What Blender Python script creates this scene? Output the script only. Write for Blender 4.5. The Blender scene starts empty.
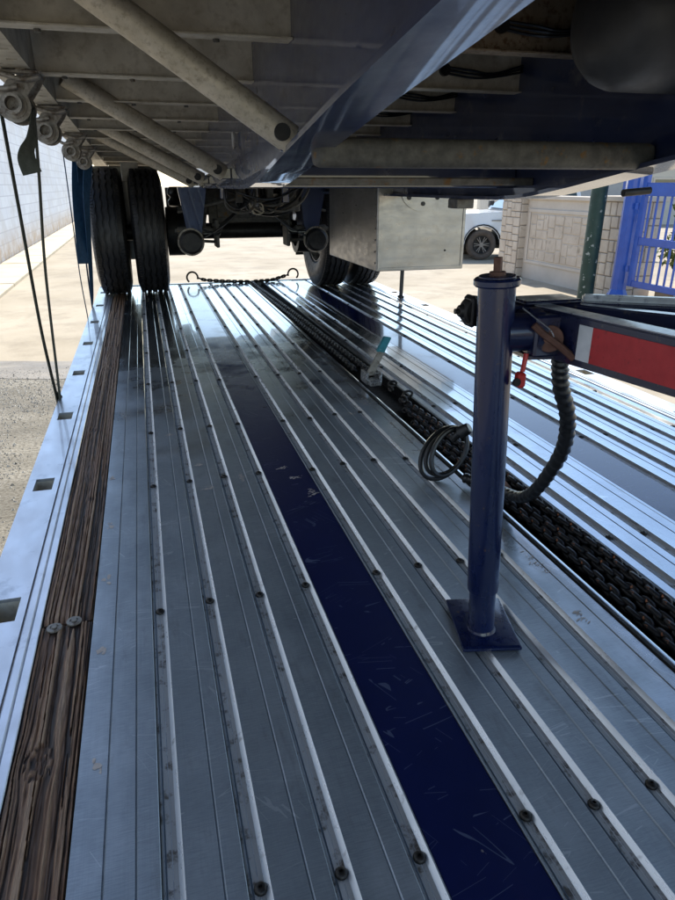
import bpy, bmesh, math, random
from math import sin, cos, pi, radians
from mathutils import Vector, Matrix, noise
random.seed(7)
scene = bpy.context.scene
C = scene.collection

# ------------------------------------------------------------------ camera, sky, sun, exposure
cd = bpy.data.cameras.new('camera')
cam = bpy.data.objects.new('camera', cd); C.objects.link(cam)
cam.location = (0, 0, 0.9)
cam.rotation_euler = (radians(90 - 22.2), 0, radians(-15.9))
cd.sensor_fit = 'VERTICAL'; cd.sensor_height = 36; cd.lens = 26.0
cd.clip_start = 0.02; cd.clip_end = 3000
scene.camera = cam
SUN_EL, SUN_AZ = 50, 14          # azimuth clockwise from +Y
w = bpy.data.worlds.new('World'); scene.world = w; w.use_nodes = True
nt = w.node_tree
sky = nt.nodes.new('ShaderNodeTexSky'); sky.sky_type = 'NISHITA'; sky.sun_disc = False
sky.sun_elevation = radians(SUN_EL); sky.sun_rotation = radians(SUN_AZ)
sky.air_density = 1.0; sky.dust_density = 0.3; sky.ozone_density = 0.6
bg = nt.nodes['Background']; bg.inputs['Strength'].default_value = 0.15
nt.links.new(sky.outputs[0], bg.inputs['Color'])
sd = bpy.data.lights.new('sun', 'SUN'); sd.energy = 3.6; sd.angle = radians(0.53); sd.color = (1.0, 0.95, 0.86)
sun = bpy.data.objects.new('sun', sd); C.objects.link(sun)
el, az = radians(SUN_EL), radians(SUN_AZ)
sdir = Vector((sin(az)*cos(el), cos(az)*cos(el), sin(el)))
sun.rotation_euler = (-sdir).to_track_quat('-Z', 'Y').to_euler(); sun.location = (0, 0, 30)
vs = scene.view_settings
vs.view_transform = 'Standard'; vs.look = 'None'; vs.gamma = 1; vs.exposure = 1.0; vs.use_curve_mapping = False

# ------------------------------------------------------------------ materials
MATS = {}
def nd(t, kind, **kw):
    n = t.nodes.new(kind)
    for k, v in kw.items():
        if k.startswith('i_'):
            n.inputs[k[2:].replace('_', ' ')].default_value = v
        else: setattr(n, k, v)
    return n
def ramp(t, fac, stops):
    r = t.nodes.new('ShaderNodeValToRGB')
    e = r.color_ramp.elements
    while len(e) < len(stops): e.new(0.5)
    for q, (p, c) in zip(e, stops):
        q.position = p; q.color = c if len(c) == 4 else (*c, 1)
    t.links.new(fac, r.inputs[0]); return r.outputs[0]
def coords(t, scale=(1, 1, 1), kind='Object'):
    tc = t.nodes.new('ShaderNodeTexCoord'); mp = t.nodes.new('ShaderNodeMapping')
    mp.inputs['Scale'].default_value = scale
    t.links.new(tc.outputs[kind], mp.inputs[0]); return mp.outputs[0]
def noise_n(t, vec, scale, detail=4, rough=0.55):
    n = nd(t, 'ShaderNodeTexNoise'); n.inputs['Scale'].default_value = scale
    n.inputs['Detail'].default_value = detail; n.inputs['Roughness'].default_value = rough
    t.links.new(vec, n.inputs['Vector']); return n.outputs['Fac']
def mixc(t, fac, a, b, blend='MIX'):
    m = t.nodes.new('ShaderNodeMix'); m.data_type = 'RGBA'; m.blend_type = blend
    if isinstance(fac, float): m.inputs[0].default_value = fac
    else: t.links.new(fac, m.inputs[0])
    for v, i in ((a, 6), (b, 7)):
        if isinstance(v, tuple): m.inputs[i].default_value = (*v, 1) if len(v) == 3 else v
        else: t.links.new(v, m.inputs[i])
    return m.outputs[2]
def math_n(t, op, a, b=None, clamp=False):
    m = t.nodes.new('ShaderNodeMath'); m.operation = op; m.use_clamp = clamp
    for v, i in ((a, 0), (b, 1)):
        if v is None: continue
        if isinstance(v, (int, float)): m.inputs[i].default_value = v
        else: t.links.new(v, m.inputs[i])
    return m.outputs[0]
def bump(t, h, strength, dist=0.002, normal=None):
    b = t.nodes.new('ShaderNodeBump'); b.inputs['Strength'].default_value = strength
    b.inputs['Distance'].default_value = dist; t.links.new(h, b.inputs['Height'])
    if normal: t.links.new(normal, b.inputs['Normal'])
    return b.outputs[0]
def new_mat(name):
    m = bpy.data.materials.new(name); m.use_nodes = True
    t = m.node_tree; p = t.nodes['Principled BSDF']; MATS[name] = m
    return m, t, p
def surf(name, a, b, rough=(0.4, 0.6), metal=0.0, scale=6.0, stretch=(1, 1, 1), c=None, cs=30.0, cthr=(0.55, 0.7),
         coat=0.0, coat_r=0.05, bmp=0.15, bscale=60.0, bdist=0.002, lo=0.35, hi=0.65):
    """two-tone procedural surface: a/b by noise, optional third tone c in blotches (dirt, rust, chips, painted reflections)."""
    m, t, p = new_mat(name)
    v = coords(t, stretch); n = noise_n(t, v, scale, 6, 0.6)
    col = ramp(t, n, [(lo, a), (hi, b)])
    v2 = coords(t)
    if c:
        n2 = noise_n(t, v2, cs, 5, 0.65)
        f = ramp(t, n2, [(cthr[0], (0, 0, 0)), (cthr[1], (1, 1, 1))])
        col = mixc(t, f, col, c)
    t.links.new(col, p.inputs['Base Color'])
    n3 = noise_n(t, v, scale*3.1, 5, 0.6)
    rr = nd(t, 'ShaderNodeMapRange'); t.links.new(n3, rr.inputs[0])
    rr.inputs[1].default_value = 0.3; rr.inputs[2].default_value = 0.7
    rr.inputs[3].default_value = rough[0]; rr.inputs[4].default_value = rough[1]
    t.links.new(rr.outputs[0], p.inputs['Roughness'])
    p.inputs['Metallic'].default_value = metal
    p.inputs['Coat Weight'].default_value = coat; p.inputs['Coat Roughness'].default_value = coat_r
    if bmp:
        t.links.new(bump(t, noise_n(t, v, bscale, 4), bmp, bdist), p.inputs['Normal'])
    return m
def deck_mat(name, a, b, metal, rbase, navy=False):
    """wet, scratched deck metal: brushed grain lengthways, fine cross scratches, water film as a coat."""
    m, t, p = new_mat(name)
    v = coords(t)
    g1 = noise_n(t, coords(t, (90, 1.2, 1)), 4, 5, 0.7)
    g2 = noise_n(t, coords(t, (3, 70, 1)), 5, 4, 0.7)
    blot = noise_n(t, v, 5.5, 6, 0.65)
    oi = nd(t, 'ShaderNodeObjectInfo')
    col = ramp(t, blot, [(0.3, a), (0.7, b)])
    if not navy:
        col = mixc(t, math_n(t, 'MULTIPLY', g1, 0.5), col, tuple(x*0.66 for x in a))
        lin = noise_n(t, coords(t, (9, 160, 1)), 3.2, 3, 0.8)
        col = mixc(t, ramp(t, lin, [(.42, (0, 0, 0)), (.70, (.55, .55, .55))]), col, tuple(x*0.55 for x in a))
        wear = ramp(t, noise_n(t, coords(t, (1, .35, 1)), 8, 4, .6), [(.5, (0, 0, 0)), (.75, (.4, .4, .4))])
        col = mixc(t, wear, col, (0.60, 0.63, 0.66))
        col = mixc(t, math_n(t, 'MULTIPLY', oi.outputs['Random'], 0.35), col, tuple(x*0.8 for x in b))
        grime = ramp(t, noise_n(t, coords(t, (1, .25, 1)), 22, 6, 0.7), [(0.56, (0, 0, 0)), (0.75, (1, 1, 1))])
        col = mixc(t, math_n(t, 'MULTIPLY', grime, 0.45), col, (0.14, 0.14, 0.13))
    # scratches: thin bands of warped noise at odd angles
    sc = None
    for ang, s1, thr in ((0.5, 1.3, 0.006), (-1.1, 1.7, 0.005), (1.35, 1.2, 0.007), (1.75, 1.5, .006)):
        tc = t.nodes.new('ShaderNodeTexCoord'); mp = t.nodes.new('ShaderNodeMapping')
        mp.vector_type = 'TEXTURE'; mp.inputs['Rotation'].default_value = (0, 0, ang); mp.inputs['Scale'].default_value = (1/(16*s1), 1/(0.8*s1), 1)
        t.links.new(tc.outputs['Object'], mp.inputs[0])
        n = noise_n(t, mp.outputs[0], 1.6, 1, 0.3)
        d = math_n(t, 'ABSOLUTE', math_n(t, 'SUBTRACT', n, 0.5))
        line = math_n(t, 'LESS_THAN', d, thr)
        gate = math_n(t, 'GREATER_THAN', noise_n(t, v, 6*s1, 2), 0.60 if navy else 0.62)
        line = math_n(t, 'MULTIPLY', line, gate)
        sc = line if sc is None else math_n(t, 'MAXIMUM', sc, line)
    if navy:
        col = mixc(t, math_n(t, 'MULTIPLY', sc, 0.22), col, (0.25, 0.3, 0.4))
        chips = ramp(t, noise_n(t, coords(t, (1, .6, 1)), 30, 3, .6), [(0.735, (0, 0, 0)), (0.75, (1, 1, 1))])
        col = mixc(t, math_n(t, 'MULTIPLY', chips, .5), col, (0.3, 0.27, 0.24))
    else:
        col = mixc(t, math_n(t, 'MULTIPLY', sc, 0.25), col, (0.8, 0.8, 0.8))
    t.links.new(col, p.inputs['Base Color'])
    sx = nd(t, 'ShaderNodeSeparateXYZ'); t.links.new(v, sx.inputs[0])
    far = nd(t, 'ShaderNodeMapRange'); t.links.new(sx.outputs[1], far.inputs[0])
    far.inputs[1].default_value = 1.6; far.inputs[2].default_value = 4.4
    rt = nd(t, 'ShaderNodeMapRange'); t.links.new(sx.outputs[0], rt.inputs[0])
    rt.inputs[1].default_value = 0.75; rt.inputs[2].default_value = 1.0
    wetz = math_n(t, 'MAXIMUM', far.outputs[0], rt.outputs[0])
    wet = math_n(t, 'ADD', math_n(t, 'MULTIPLY', wetz, 0.52), math_n(t, 'MULTIPLY', noise_n(t, v, 3.4, 6, .62), 1.0))
    wet = ramp(t, wet, [(0.66, (0.0, 0.0, 0.0)), (0.95, (1, 1, 1))])
    t.links.new(math_n(t, 'ADD', math_n(t, 'MULTIPLY', wet, (.93 - metal) if metal else 0.0), metal), p.inputs['Metallic'])
    # water film
    p.inputs['Coat IOR'].default_value = 1.4
    t.links.new(math_n(t, 'ADD', math_n(t, 'MULTIPLY', wet, 0.45 if navy else 0.75), 0.08), p.inputs['Coat Weight'])
    if navy: p.inputs['Specular IOR Level'].default_value = 0.22
    p.inputs['Coat Roughness'].default_value = 0.025
    r = math_n(t, 'ADD', math_n(t, 'MULTIPLY', g2, 0.12), math_n(t, 'MULTIPLY', g1, 0.1))
    r = math_n(t, 'ADD', r, rbase)
    r = math_n(t, 'MULTIPLY', r, math_n(t, 'SUBTRACT', 1.0, math_n(t, 'MULTIPLY', wet, 0.62)))
    t.links.new(r, p.inputs['Roughness'])
    hh = math_n(t, 'ADD', math_n(t, 'MULTIPLY', g1, 0.5), math_n(t, 'MULTIPLY', g2, 0.3))
    nb = bump(t, hh, 0.10, 0.0006)
    nb = bump(t, noise_n(t, v, 14, 2), 0.06, 0.002, nb)
    t.links.new(nb, p.inputs['Normal'])
    nc = bump(t, noise_n(t, coords(t, (1, .5, 1)), 16, 2), 0.05, 0.002)
    t.links.new(nc, p.inputs['Coat Normal'])
    return m

deck_mat('deck_aluminium', (0.30, 0.34, 0.37), (0.46, 0.50, 0.53), 0.65, 0.31)
deck_mat('deck_navy', (0.0025, 0.0065, 0.048), (0.004, 0.009, 0.062), 0.0, 0.28, True)
surf('channel_dirt', (0.30, 0.30, 0.29), (0.44, 0.435, 0.42), (0.45, 0.75), 0.2, 14, (1, .15, 1), (0.10, 0.085, 0.07), 38, (0.54, 0.66), bmp=.3, bscale=300)
surf('lip_skylit', (0.68, 0.70, 0.72), (0.78, 0.80, 0.82), (0.22, 0.4), 0.65, 14, (1, .2, 1), (0.35, 0.35, 0.35), 30, (0.6, 0.75), bmp=.05, bscale=200)  # paler than the planks: sky reflected on the left-facing slope put into the colour
surf('rail_aluminium', (0.52, 0.54, 0.56), (0.64, 0.65, 0.67), (0.28, 0.46), 0.7, 5, (1, .5, 1), (0.3, 0.31, 0.33), 9, (0.58, 0.75), coat=.5, coat_r=.03, bmp=.08, bscale=90)
surf('black_steel', (0.012, 0.012, 0.013), (0.03, 0.028, 0.026), (0.35, 0.6), 0.4, 20, bmp=.2)
surf('bolt_steel', (0.03, 0.028, 0.026), (0.07, 0.06, 0.05), (0.35, 0.6), 0.8, 120, bmp=.2)
surf('chain_black', (0.010, 0.010, 0.011), (0.026, 0.024, 0.023), (0.3, 0.55), 0.3, 60, (1, 1, 1), (0.10, 0.035, 0.012), 40, (0.62, 0.72), bmp=.2)
surf('chain_rust', (0.010, 0.010, 0.011), (0.024, 0.022, 0.021), (0.35, 0.6), 0.2, 60, (1, 1, 1), (0.45, 0.17, 0.07), 55, (0.60, 0.63), bmp=.2)
surf('navy_paint', (0.003, 0.006, 0.030), (0.006, 0.011, 0.048), (0.22, 0.45), 0.0, 7, (1, 1, 1), (0.10, 0.08, 0.06), 34, (0.62, 0.70), coat=.6, coat_r=.06, bmp=.1, bscale=40)
surf('navy_frame', (0.010, 0.018, 0.060), (0.035, 0.050, 0.11), (0.25, 0.5), 0.0, 3, (1, .6, 1), (0.16, 0.16, 0.17), 9, (0.60, 0.8), coat=1.0, coat_r=.03, bmp=.25, bscale=9, bdist=.006)  # grey mottling paints reflection streaks into the colour, along with dirt
surf('jack_paint', (0.003, 0.008, 0.042), (0.006, 0.014, 0.065), (0.18, 0.42), 0.0, 12, (1, 1, .3), (0.10, 0.06, 0.04), 42, (0.67, 0.72), coat=.5, coat_r=.08, bmp=.2, bscale=60)
surf('grimy_aluminium', (0.49, 0.44, 0.345), (0.68, 0.625, 0.51), (0.45, 0.7), 0.15, 9, (1, 1, 1), (0.34, 0.285, 0.20), 30, (0.50, 0.8), bmp=.25, bscale=180)
surf('grimy_pipe', (0.48, 0.42, 0.31), (0.66, 0.585, 0.46), (0.4, 0.62), 0.3, 14, (1, 1, 1), (0.30, 0.25, 0.175), 70, (0.50, 0.75), bmp=.3, bscale=240)
surf('galvanised_rusty', (0.13, 0.125, 0.11), (0.22, 0.21, 0.19), (0.5, 0.75), 0.3, 25, (1, 1, 1), (0.21, 0.115, 0.035), 16, (0.57, 0.68), bmp=.3, bscale=160)
surf('rusty_tube', (0.07, 0.066, 0.058), (0.125, 0.118, 0.10), (0.5, 0.8), 0.2, 30, (1, 1, 1), (0.17, 0.09, 0.025), 20, (0.60, 0.68), bmp=.5, bscale=140)
surf('rust_web', (0.20, 0.15, 0.10), (0.32, 0.25, 0.17), (0.5, 0.8), 0.2, 10, (1, 1, .2), (0.14, 0.08, 0.04), 50, (0.5, 0.65), bmp=.3, bscale=200)
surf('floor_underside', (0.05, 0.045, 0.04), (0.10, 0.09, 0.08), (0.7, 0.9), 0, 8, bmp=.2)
surf('winch_steel', (0.20, 0.18, 0.15), (0.36, 0.33, 0.285), (0.4, 0.65), 0.4, 30, (1, 1, 1), (0.10, 0.07, 0.045), 34, (0.50, 0.66), bmp=.3, bscale=200)
surf('olive_webbing', (0.055, 0.062, 0.045), (0.085, 0.09, 0.07), (0.75, 0.9), 0, 40, bmp=.5, bscale=400)
surf('blue_webbing', (0.012, 0.05, 0.11), (0.025, 0.085, 0.17), (0.5, 0.7), 0, 30, bmp=.4, bscale=400)
surf('black_webbing', (0.02, 0.02, 0.02), (0.04, 0.04, 0.038), (0.7, 0.9), 0, 30, bmp=.4, bscale=400)
surf('tyre_rubber', (0.009, 0.009, 0.010), (0.024, 0.023, 0.022), (0.36, 0.62), 0, 9, (1, 1, 1), (0.075, 0.06, 0.045), 13, (0.60, 0.80), bmp=.3, bscale=90)
surf('rim_white', (0.35, 0.34, 0.33), (0.5, 0.49, 0.47), (0.4, 0.6), .3, 12, (1, 1, 1), (0.12, 0.09, 0.06), 14, (.5, .7))
surf('stainless', (0.31, 0.295, 0.27), (0.42, 0.40, 0.37), (0.26, 0.44), 0.75, 3.5, (1, 1, 3), (0.30, 0.28, 0.25), 14, (0.52, 0.8), bmp=.12, bscale=35)
surf('black_rubber', (0.006, 0.006, 0.006), (0.014, 0.014, 0.014), (0.3, 0.5), 0, 30, coat=.3, coat_r=.1, bmp=.2)
surf('tank_grey', (0.04, 0.04, 0.042), (0.065, 0.065, 0.066), (0.4, 0.6), 0, 6, bmp=.15)
surf('rust_brown', (0.10, 0.045, 0.03), (0.17, 0.085, 0.06), (0.6, 0.85), 0.2, 40, bmp=.3, bscale=200)
surf('tape_red', (0.42, 0.012, 0.018), (0.52, 0.025, 0.03), (0.3, 0.45), 0, 30, (1, 1, 1), (0.28, 0.012, 0.015), 70, (.6, .7), bmp=.12, bscale=500)
surf('tape_white', (0.55, 0.58, 0.6), (0.7, 0.72, 0.74), (0.3, 0.45), 0, 30, bmp=.12, bscale=500)
surf('tag_red', (0.45, 0.02, 0.02), (0.55, 0.04, 0.03), (0.4, 0.5), 0, 20)
surf('teal_paint', (0.0, 0.16, 0.20), (0.01, 0.23, 0.28), (0.35, 0.5), 0, 30, (1, 1, 1), (0.25, 0.27, 0.27), 60, (.62, .68))
surf('bright_steel', (0.38, 0.38, 0.38), (0.6, 0.6, 0.6), (0.2, 0.4), .8, 40, (1, 1, 1), (0.12, .10, .08), 60, (.55, .65))
surf('tongue_top', (0.30, 0.31, 0.33), (0.42, 0.43, 0.46), (0.3, 0.45), .3, 25, (1, 1, 1), (0.03, 0.035, 0.07), 40, (.55, .7), coat=.4)
surf('concrete_ground', (0.33, 0.275, 0.195), (0.43, 0.365, 0.27), (0.8, 0.95), 0, 0.35, (1, 1, 1), (0.27, 0.225, 0.16), 1.3, (0.48, 0.72), bmp=.35, bscale=25, bdist=.01)
surf('gravel_ground', (0.17, 0.155, 0.125), (0.30, 0.275, 0.225), (0.8, 0.95), 0, 2.2, (.5, 1, 1), (0.10, 0.085, 0.06), 45, (0.45, 0.65), bmp=.8, bscale=60, bdist=.02)
surf('pebble', (0.22, 0.20, 0.165), (0.66, 0.62, 0.54), (0.7, 0.9), 0, 38, (1, 1, 1), (0.08, .07, .055), 47, (.55, .6), bmp=.2)
surf('drain_wet', (0.13, 0.115, 0.095), (0.24, 0.21, 0.17), (0.4, 0.7), 0, 3, (.4, 1, 1), bmp=.5, bscale=60, bdist=.01)
surf('slab', (0.50, 0.42, 0.29), (0.6, 0.52, 0.38), (0.8, 0.95), 0, 1.2, bmp=.3, bscale=30, bdist=.006)
surf('stone', (0.52, 0.43, 0.33), (0.66, 0.57, 0.46), (0.75, 0.95), 0, 2.5, (1, 1, 1), (0.33, 0.27, 0.2), 5, (0.56, 0.75), bmp=.5, bscale=25, bdist=.01)
surf('mortar', (0.26, 0.22, 0.18), (0.34, 0.29, 0.24), (0.85, 0.95), 0, 6, bmp=.3)
surf('render_wall', (0.54, 0.47, 0.38), (0.64, 0.57, 0.48), (0.8, 0.95), 0, 1.2, bmp=.2, bscale=40)
surf('gate_blue', (0.012, 0.07, 0.38), (0.02, 0.10, 0.48), (0.3, 0.5), 0, 3, coat=.4, coat_r=.1, bmp=.08)
surf('pole_green', (0.008, 0.03, 0.022), (0.016, 0.05, 0.036), (0.4, 0.65), 0, 4, (1, 1, 1), (0.30, 0.33, 0.30), 7, (0.61, 0.64), bmp=.3, bscale=30)
surf('car_white', (0.68, 0.68, 0.67), (0.74, 0.74, 0.73), (0.25, 0.35), 0, 2, coat=.8, coat_r=.03, bmp=0)
surf('car_dark', (0.03, 0.04, 0.05), (0.04, 0.055, 0.065), (0.25, 0.35), .3, 2, coat=.8, coat_r=.03, bmp=0)
surf('car_glass', (0.02, 0.035, 0.03), (0.03, 0.05, 0.04), (0.03, 0.06), 0, 2, coat=.5, bmp=0)
surf('tyre_dusty', (0.07, 0.055, 0.042), (0.12, 0.095, 0.075), (0.8, 0.95), 0, 7, bmp=.3)
surf('alloy', (0.20, 0.18, 0.155), (0.34, 0.31, 0.27), (0.45, 0.7), .3, 9)
surf('plastic_black', (0.012, 0.012, 0.012), (0.03, 0.03, 0.03), (0.5, 0.7), 0, 12)
surf('lamp_glass', (0.5, 0.5, 0.5), (0.65, 0.65, 0.65), (0.08, 0.15), .2, 9, coat=.8)
surf('block_orange', (0.42, 0.26, 0.13), (0.52, 0.36, 0.2), (0.8, 0.95), 0, 3, bmp=.3, bscale=40)
surf('block_white', (0.5, 0.49, 0.46), (0.6, 0.58, 0.55), (0.8, 0.95), 0, 3, bmp=.3, bscale=40)
surf('building_cream', (0.5, 0.46, 0.38), (0.58, 0.53, 0.45), (0.8, 0.95), 0, .5, bmp=.1)
surf('roof_sheet', (0.3, 0.3, 0.3), (0.38, 0.38, 0.38), (0.5, 0.7), .2, 1, bmp=.1)
surf('leaf', (0.05, 0.10, 0.015), (0.13, 0.17, 0.03), (0.5, 0.7), 0, 7, bmp=0)
surf('bark', (0.08, 0.06, 0.04), (0.14, 0.11, 0.08), (0.8, 0.95), 0, 9, bmp=.4)
surf('residue', (0.52, 0.42, 0.35), (0.62, 0.55, 0.48), (0.7, 0.9), 0, 90, bmp=0)
# deck timber, coloured by the grain attribute
m, t, p = new_mat('timber')
at = nd(t, 'ShaderNodeAttribute', attribute_name='grain')
col = ramp(t, at.outputs['Fac'], [(0.0, (0.02, 0.012, 0.008)), (0.28, (0.07, 0.034, 0.018)), (0.6, (0.25, 0.125, 0.06)), (1.0, (0.44, 0.27, 0.155))])
n = noise_n(t, coords(t, (1, .12, 1)), 35, 5, .6)
col = mixc(t, ramp(t, n, [(.5, (0, 0, 0)), (.85, (.5, .5, .5))]), col, (0.34, 0.25, 0.185))
fib = noise_n(t, coords(t, (1, .03, 1)), 900, 3, .7)
col = mixc(t, ramp(t, fib, [(.38, (.6, .6, .6)), (.60, (0, 0, 0))]), col, (0.05, 0.03, 0.02))
n = noise_n(t, coords(t, (1, .08, 1)), 18, 4, .6)
col = mixc(t, ramp(t, n, [(.56, (0, 0, 0)), (.72, (1, 1, 1))]), col, (0.21, 0.10, 0.045))
t.links.new(col, p.inputs['Base Color']); p.inputs['Roughness'].default_value = .62
t.links.new(bump(t, noise_n(t, coords(t, (1, .05, 1)), 420, 3), .4, .001), p.inputs['Normal'])
# pale blue-grey concrete block wall: bond and joints too small to pick apart from here
m, t, p = new_mat('block_wall')
tc = nd(t, 'ShaderNodeTexCoord'); sp = nd(t, 'ShaderNodeSeparateXYZ'); cb = nd(t, 'ShaderNodeCombineXYZ')
t.links.new(tc.outputs['Object'], sp.inputs[0]); t.links.new(sp.outputs[1], cb.inputs[0]); t.links.new(sp.outputs[2], cb.inputs[1])
br = nd(t, 'ShaderNodeTexBrick'); t.links.new(cb.outputs[0], br.inputs['Vector'])
br.inputs['Scale'].default_value = 1; br.inputs['Brick Width'].default_value = 1.1; br.inputs['Row Height'].default_value = .3
br.inputs['Mortar Size'].default_value = .018; br.inputs['Mortar Smooth'].default_value = .3
br.inputs['Color1'].default_value = (.50, .53, .58, 1); br.inputs['Color2'].default_value = (.55, .58, .62, 1); br.inputs['Mortar'].default_value = (.40, .42, .47, 1)
col = mixc(t, ramp(t, noise_n(t, coords(t), 1.1, 6, .65), [(.45, (0, 0, 0)), (.75, (1, 1, 1))]), br.outputs['Color'], (.42, .42, .42))
mr = nd(t, 'ShaderNodeMapRange'); t.links.new(sp.outputs[2], mr.inputs[0])
mr.inputs[1].default_value = -.15; mr.inputs[2].default_value = -.85
st = math_n(t, 'MULTIPLY', mr.outputs[0], ramp(t, noise_n(t, coords(t), 2.2, 5, .6), [(.3, (.2, .2, .2)), (.6, (1, 1, 1))]))
col = mixc(t, st, col, (.38, .30, .22))
t.links.new(col, p.inputs['Base Color']); p.inputs['Roughness'].default_value = .85
t.links.new(bump(t, br.outputs['Fac'], -.6, .02), p.inputs['Normal'])

# ------------------------------------------------------------------ mesh helpers
def mk(name, bm, mat, parent=None, smooth=35, loc=None):
    me = bpy.data.meshes.new(name)
    bmesh.ops.recalc_face_normals(bm, faces=bm.faces)
    bm.to_mesh(me); bm.free()
    if mat: me.materials.append(MATS[mat])
    if smooth:
        me.shade_smooth(); me.set_sharp_from_angle(angle=radians(smooth))
    return link(name, me, parent, loc)
def link(name, me, parent=None, loc=None):
    o = bpy.data.objects.new(name, me); C.objects.link(o); o.parent = parent
    if loc: o.location = loc
    return o
def thing(name, label, cat, loc=(0, 0, 0), rotz=0, group=None):
    o = bpy.data.objects.new(name, None); C.objects.link(o); o.empty_display_size = .1
    o.location = loc; o.rotation_euler = (0, 0, rotz); tag(o, label, cat, group); return o
def tag(o, label, cat, group=None):
    o['label'] = label; o['category'] = cat
    if group: o['group'] = group
    return o
def struct(o): o['kind'] = 'structure'; return o
def rel(parent, pts):
    return [Vector(q) - parent.location for q in pts]
def BM(): return bmesh.new()
def quadbox(bm, P):
    """8 corners: bottom 4 (ccw), top 4."""
    v = [bm.verts.new(q) for q in P]
    fs = [bm.faces.new([v[i] for i in f]) for f in ((0, 3, 2, 1), (4, 5, 6, 7), (0, 1, 5, 4), (1, 2, 6, 5), (2, 3, 7, 6), (3, 0, 4, 7))]
    return fs
def box(bm, x0, x1, y0, y1, z0, z1, bev=0.0, seg=1, mtx=None):
    b2 = bmesh.new()
    quadbox(b2, [(x0, y0, z0), (x1, y0, z0), (x1, y1, z0), (x0, y1, z0), (x0, y0, z1), (x1, y0, z1), (x1, y1, z1), (x0, y1, z1)])
    if bev: bmesh.ops.bevel(b2, geom=b2.edges[:], offset=bev, segments=seg, affect='EDGES', profile=.6)
    join(bm, b2, mtx)
def join(bm, b2, mtx=None):
    mp = {}
    for v in b2.verts: mp[v] = bm.verts.new(mtx @ v.co if mtx else v.co)
    for f in b2.faces:
        try: bm.faces.new([mp[v] for v in f.verts])
        except ValueError: pass
    b2.free()
def frame_of(d):
    d = d.normalized(); up = Vector((0, 0, 1)) if abs(d.z) < .9 else Vector((0, 1, 0))
    a = d.cross(up).normalized(); return a, d.cross(a).normalized()
def cyl(bm, p0, p1, r0, r1=None, n=20, cap=True, bev=0):
    p0, p1 = Vector(p0), Vector(p1); r1 = r0 if r1 is None else r1
    a, b = frame_of(p1 - p0); d = (p1 - p0).normalized()
    rings = [(p0, r0), (p1, r1)]
    if bev: rings = [(p0, r0 - bev), (p0 + d*bev, r0), (p1 - d*bev, r1), (p1, r1 - bev)]
    R = [[bm.verts.new(c + (a*cos(2*pi*k/n) + b*sin(2*pi*k/n))*r) for k in range(n)] for c, r in rings]
    for u, v in zip(R, R[1:]):
        for k in range(n): bm.faces.new((u[k], u[(k+1) % n], v[(k+1) % n], v[k]))
    if cap: bm.faces.new(R[0][::-1]); bm.faces.new(R[-1])
def pipe(bm, p0, p1, r, t, n=24):
    """open-ended hollow pipe."""
    p0, p1 = Vector(p0), Vector(p1); a, b = frame_of(p1 - p0)
    def ring(c, rr): return [bm.verts.new(c + (a*cos(2*pi*k/n) + b*sin(2*pi*k/n))*rr) for k in range(n)]
    R = [ring(p0, r), ring(p1, r), ring(p1, r - t), ring(p0, r - t)]
    for i in range(4):
        u, v = R[i], R[(i+1) % 4]
        for k in range(n): bm.faces.new((u[k], u[(k+1) % n], v[(k+1) % n], v[k]))
def smooth_path(pts, n=8):
    P = [Vector(q) for q in pts]; out = []
    for i in range(len(P) - 1):
        p0 = P[max(i-1, 0)]; p1 = P[i]; p2 = P[i+1]; p3 = P[min(i+2, len(P)-1)]
        for k in range(n):
            s = k/n
            out.append(.5*((2*p1) + (p2-p0)*s + (2*p0-5*p1+4*p2-p3)*s*s + (-p0+3*p1-3*p2+p3)*s**3))
    out.append(P[-1]); return out
def tube(bm, path, r, n=10, closed=False, rf=None):
    P = [Vector(q) for q in path]; R = []; a = None; m_ = len(P)
    for i, c in enumerate(P):
        if closed: d = (P[(i+1) % m_] - P[i-1]).normalized()
        else: d = (P[min(i+1, m_-1)] - P[max(i-1, 0)]).normalized()
        if a is None: a, _ = frame_of(d)
        a = (a - d*a.dot(d)).normalized(); b = d.cross(a)
        R.append([bm.verts.new(c + (a*cos(2*pi*k/n) + b*sin(2*pi*k/n))*(rf(i, k) if rf else r)) for k in range(n)])
    for i in range(m_ if closed else m_-1):
        u, v = R[i], R[(i+1) % m_]
        for k in range(n): bm.faces.new((u[k], u[(k+1) % n], v[(k+1) % n], v[k]))
    if not closed: bm.faces.new(R[0][::-1]); bm.faces.new(R[-1])
def ribbon(bm, path, wdir, w, t=.003, tw=None):
    """flat webbing along a path; wdir = width direction (or list of them)."""
    P = [Vector(q) for q in path]; R = []
    for i, c in enumerate(P):
        d = (P[min(i+1, len(P)-1)] - P[max(i-1, 0)]).normalized()
        wd = Vector(wdir if tw is None else tw(i/(len(P)-1))); wd = (wd - d*wd.dot(d)).normalized()
        nn = d.cross(wd)
        R.append([bm.verts.new(c + wd*sx*w/2 + nn*sz*t/2) for sx, sz in ((-1, -1), (1, -1), (1, 1), (-1, 1))])
    for u, v in zip(R, R[1:]):
        for k in range(4): bm.faces.new((u[k], u[(k+1) % 4], v[(k+1) % 4], v[k]))
    bm.faces.new(R[0][::-1]); bm.faces.new(R[-1])
def prism_y(bm, prof, y0, y1, z1off=0.0):
    """closed profile [(x,z)] extruded along y; z1off shifts the far end (slope)."""
    A = [bm.verts.new((x, y0, z)) for x, z in prof]; B = [bm.verts.new((x, y1, z + z1off)) for x, z in prof]
    n = len(prof)
    for k in range(n): bm.faces.new((A[k], A[(k+1) % n], B[(k+1) % n], B[k]))
    bm.faces.new(A); bm.faces.new(B[::-1])
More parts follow.
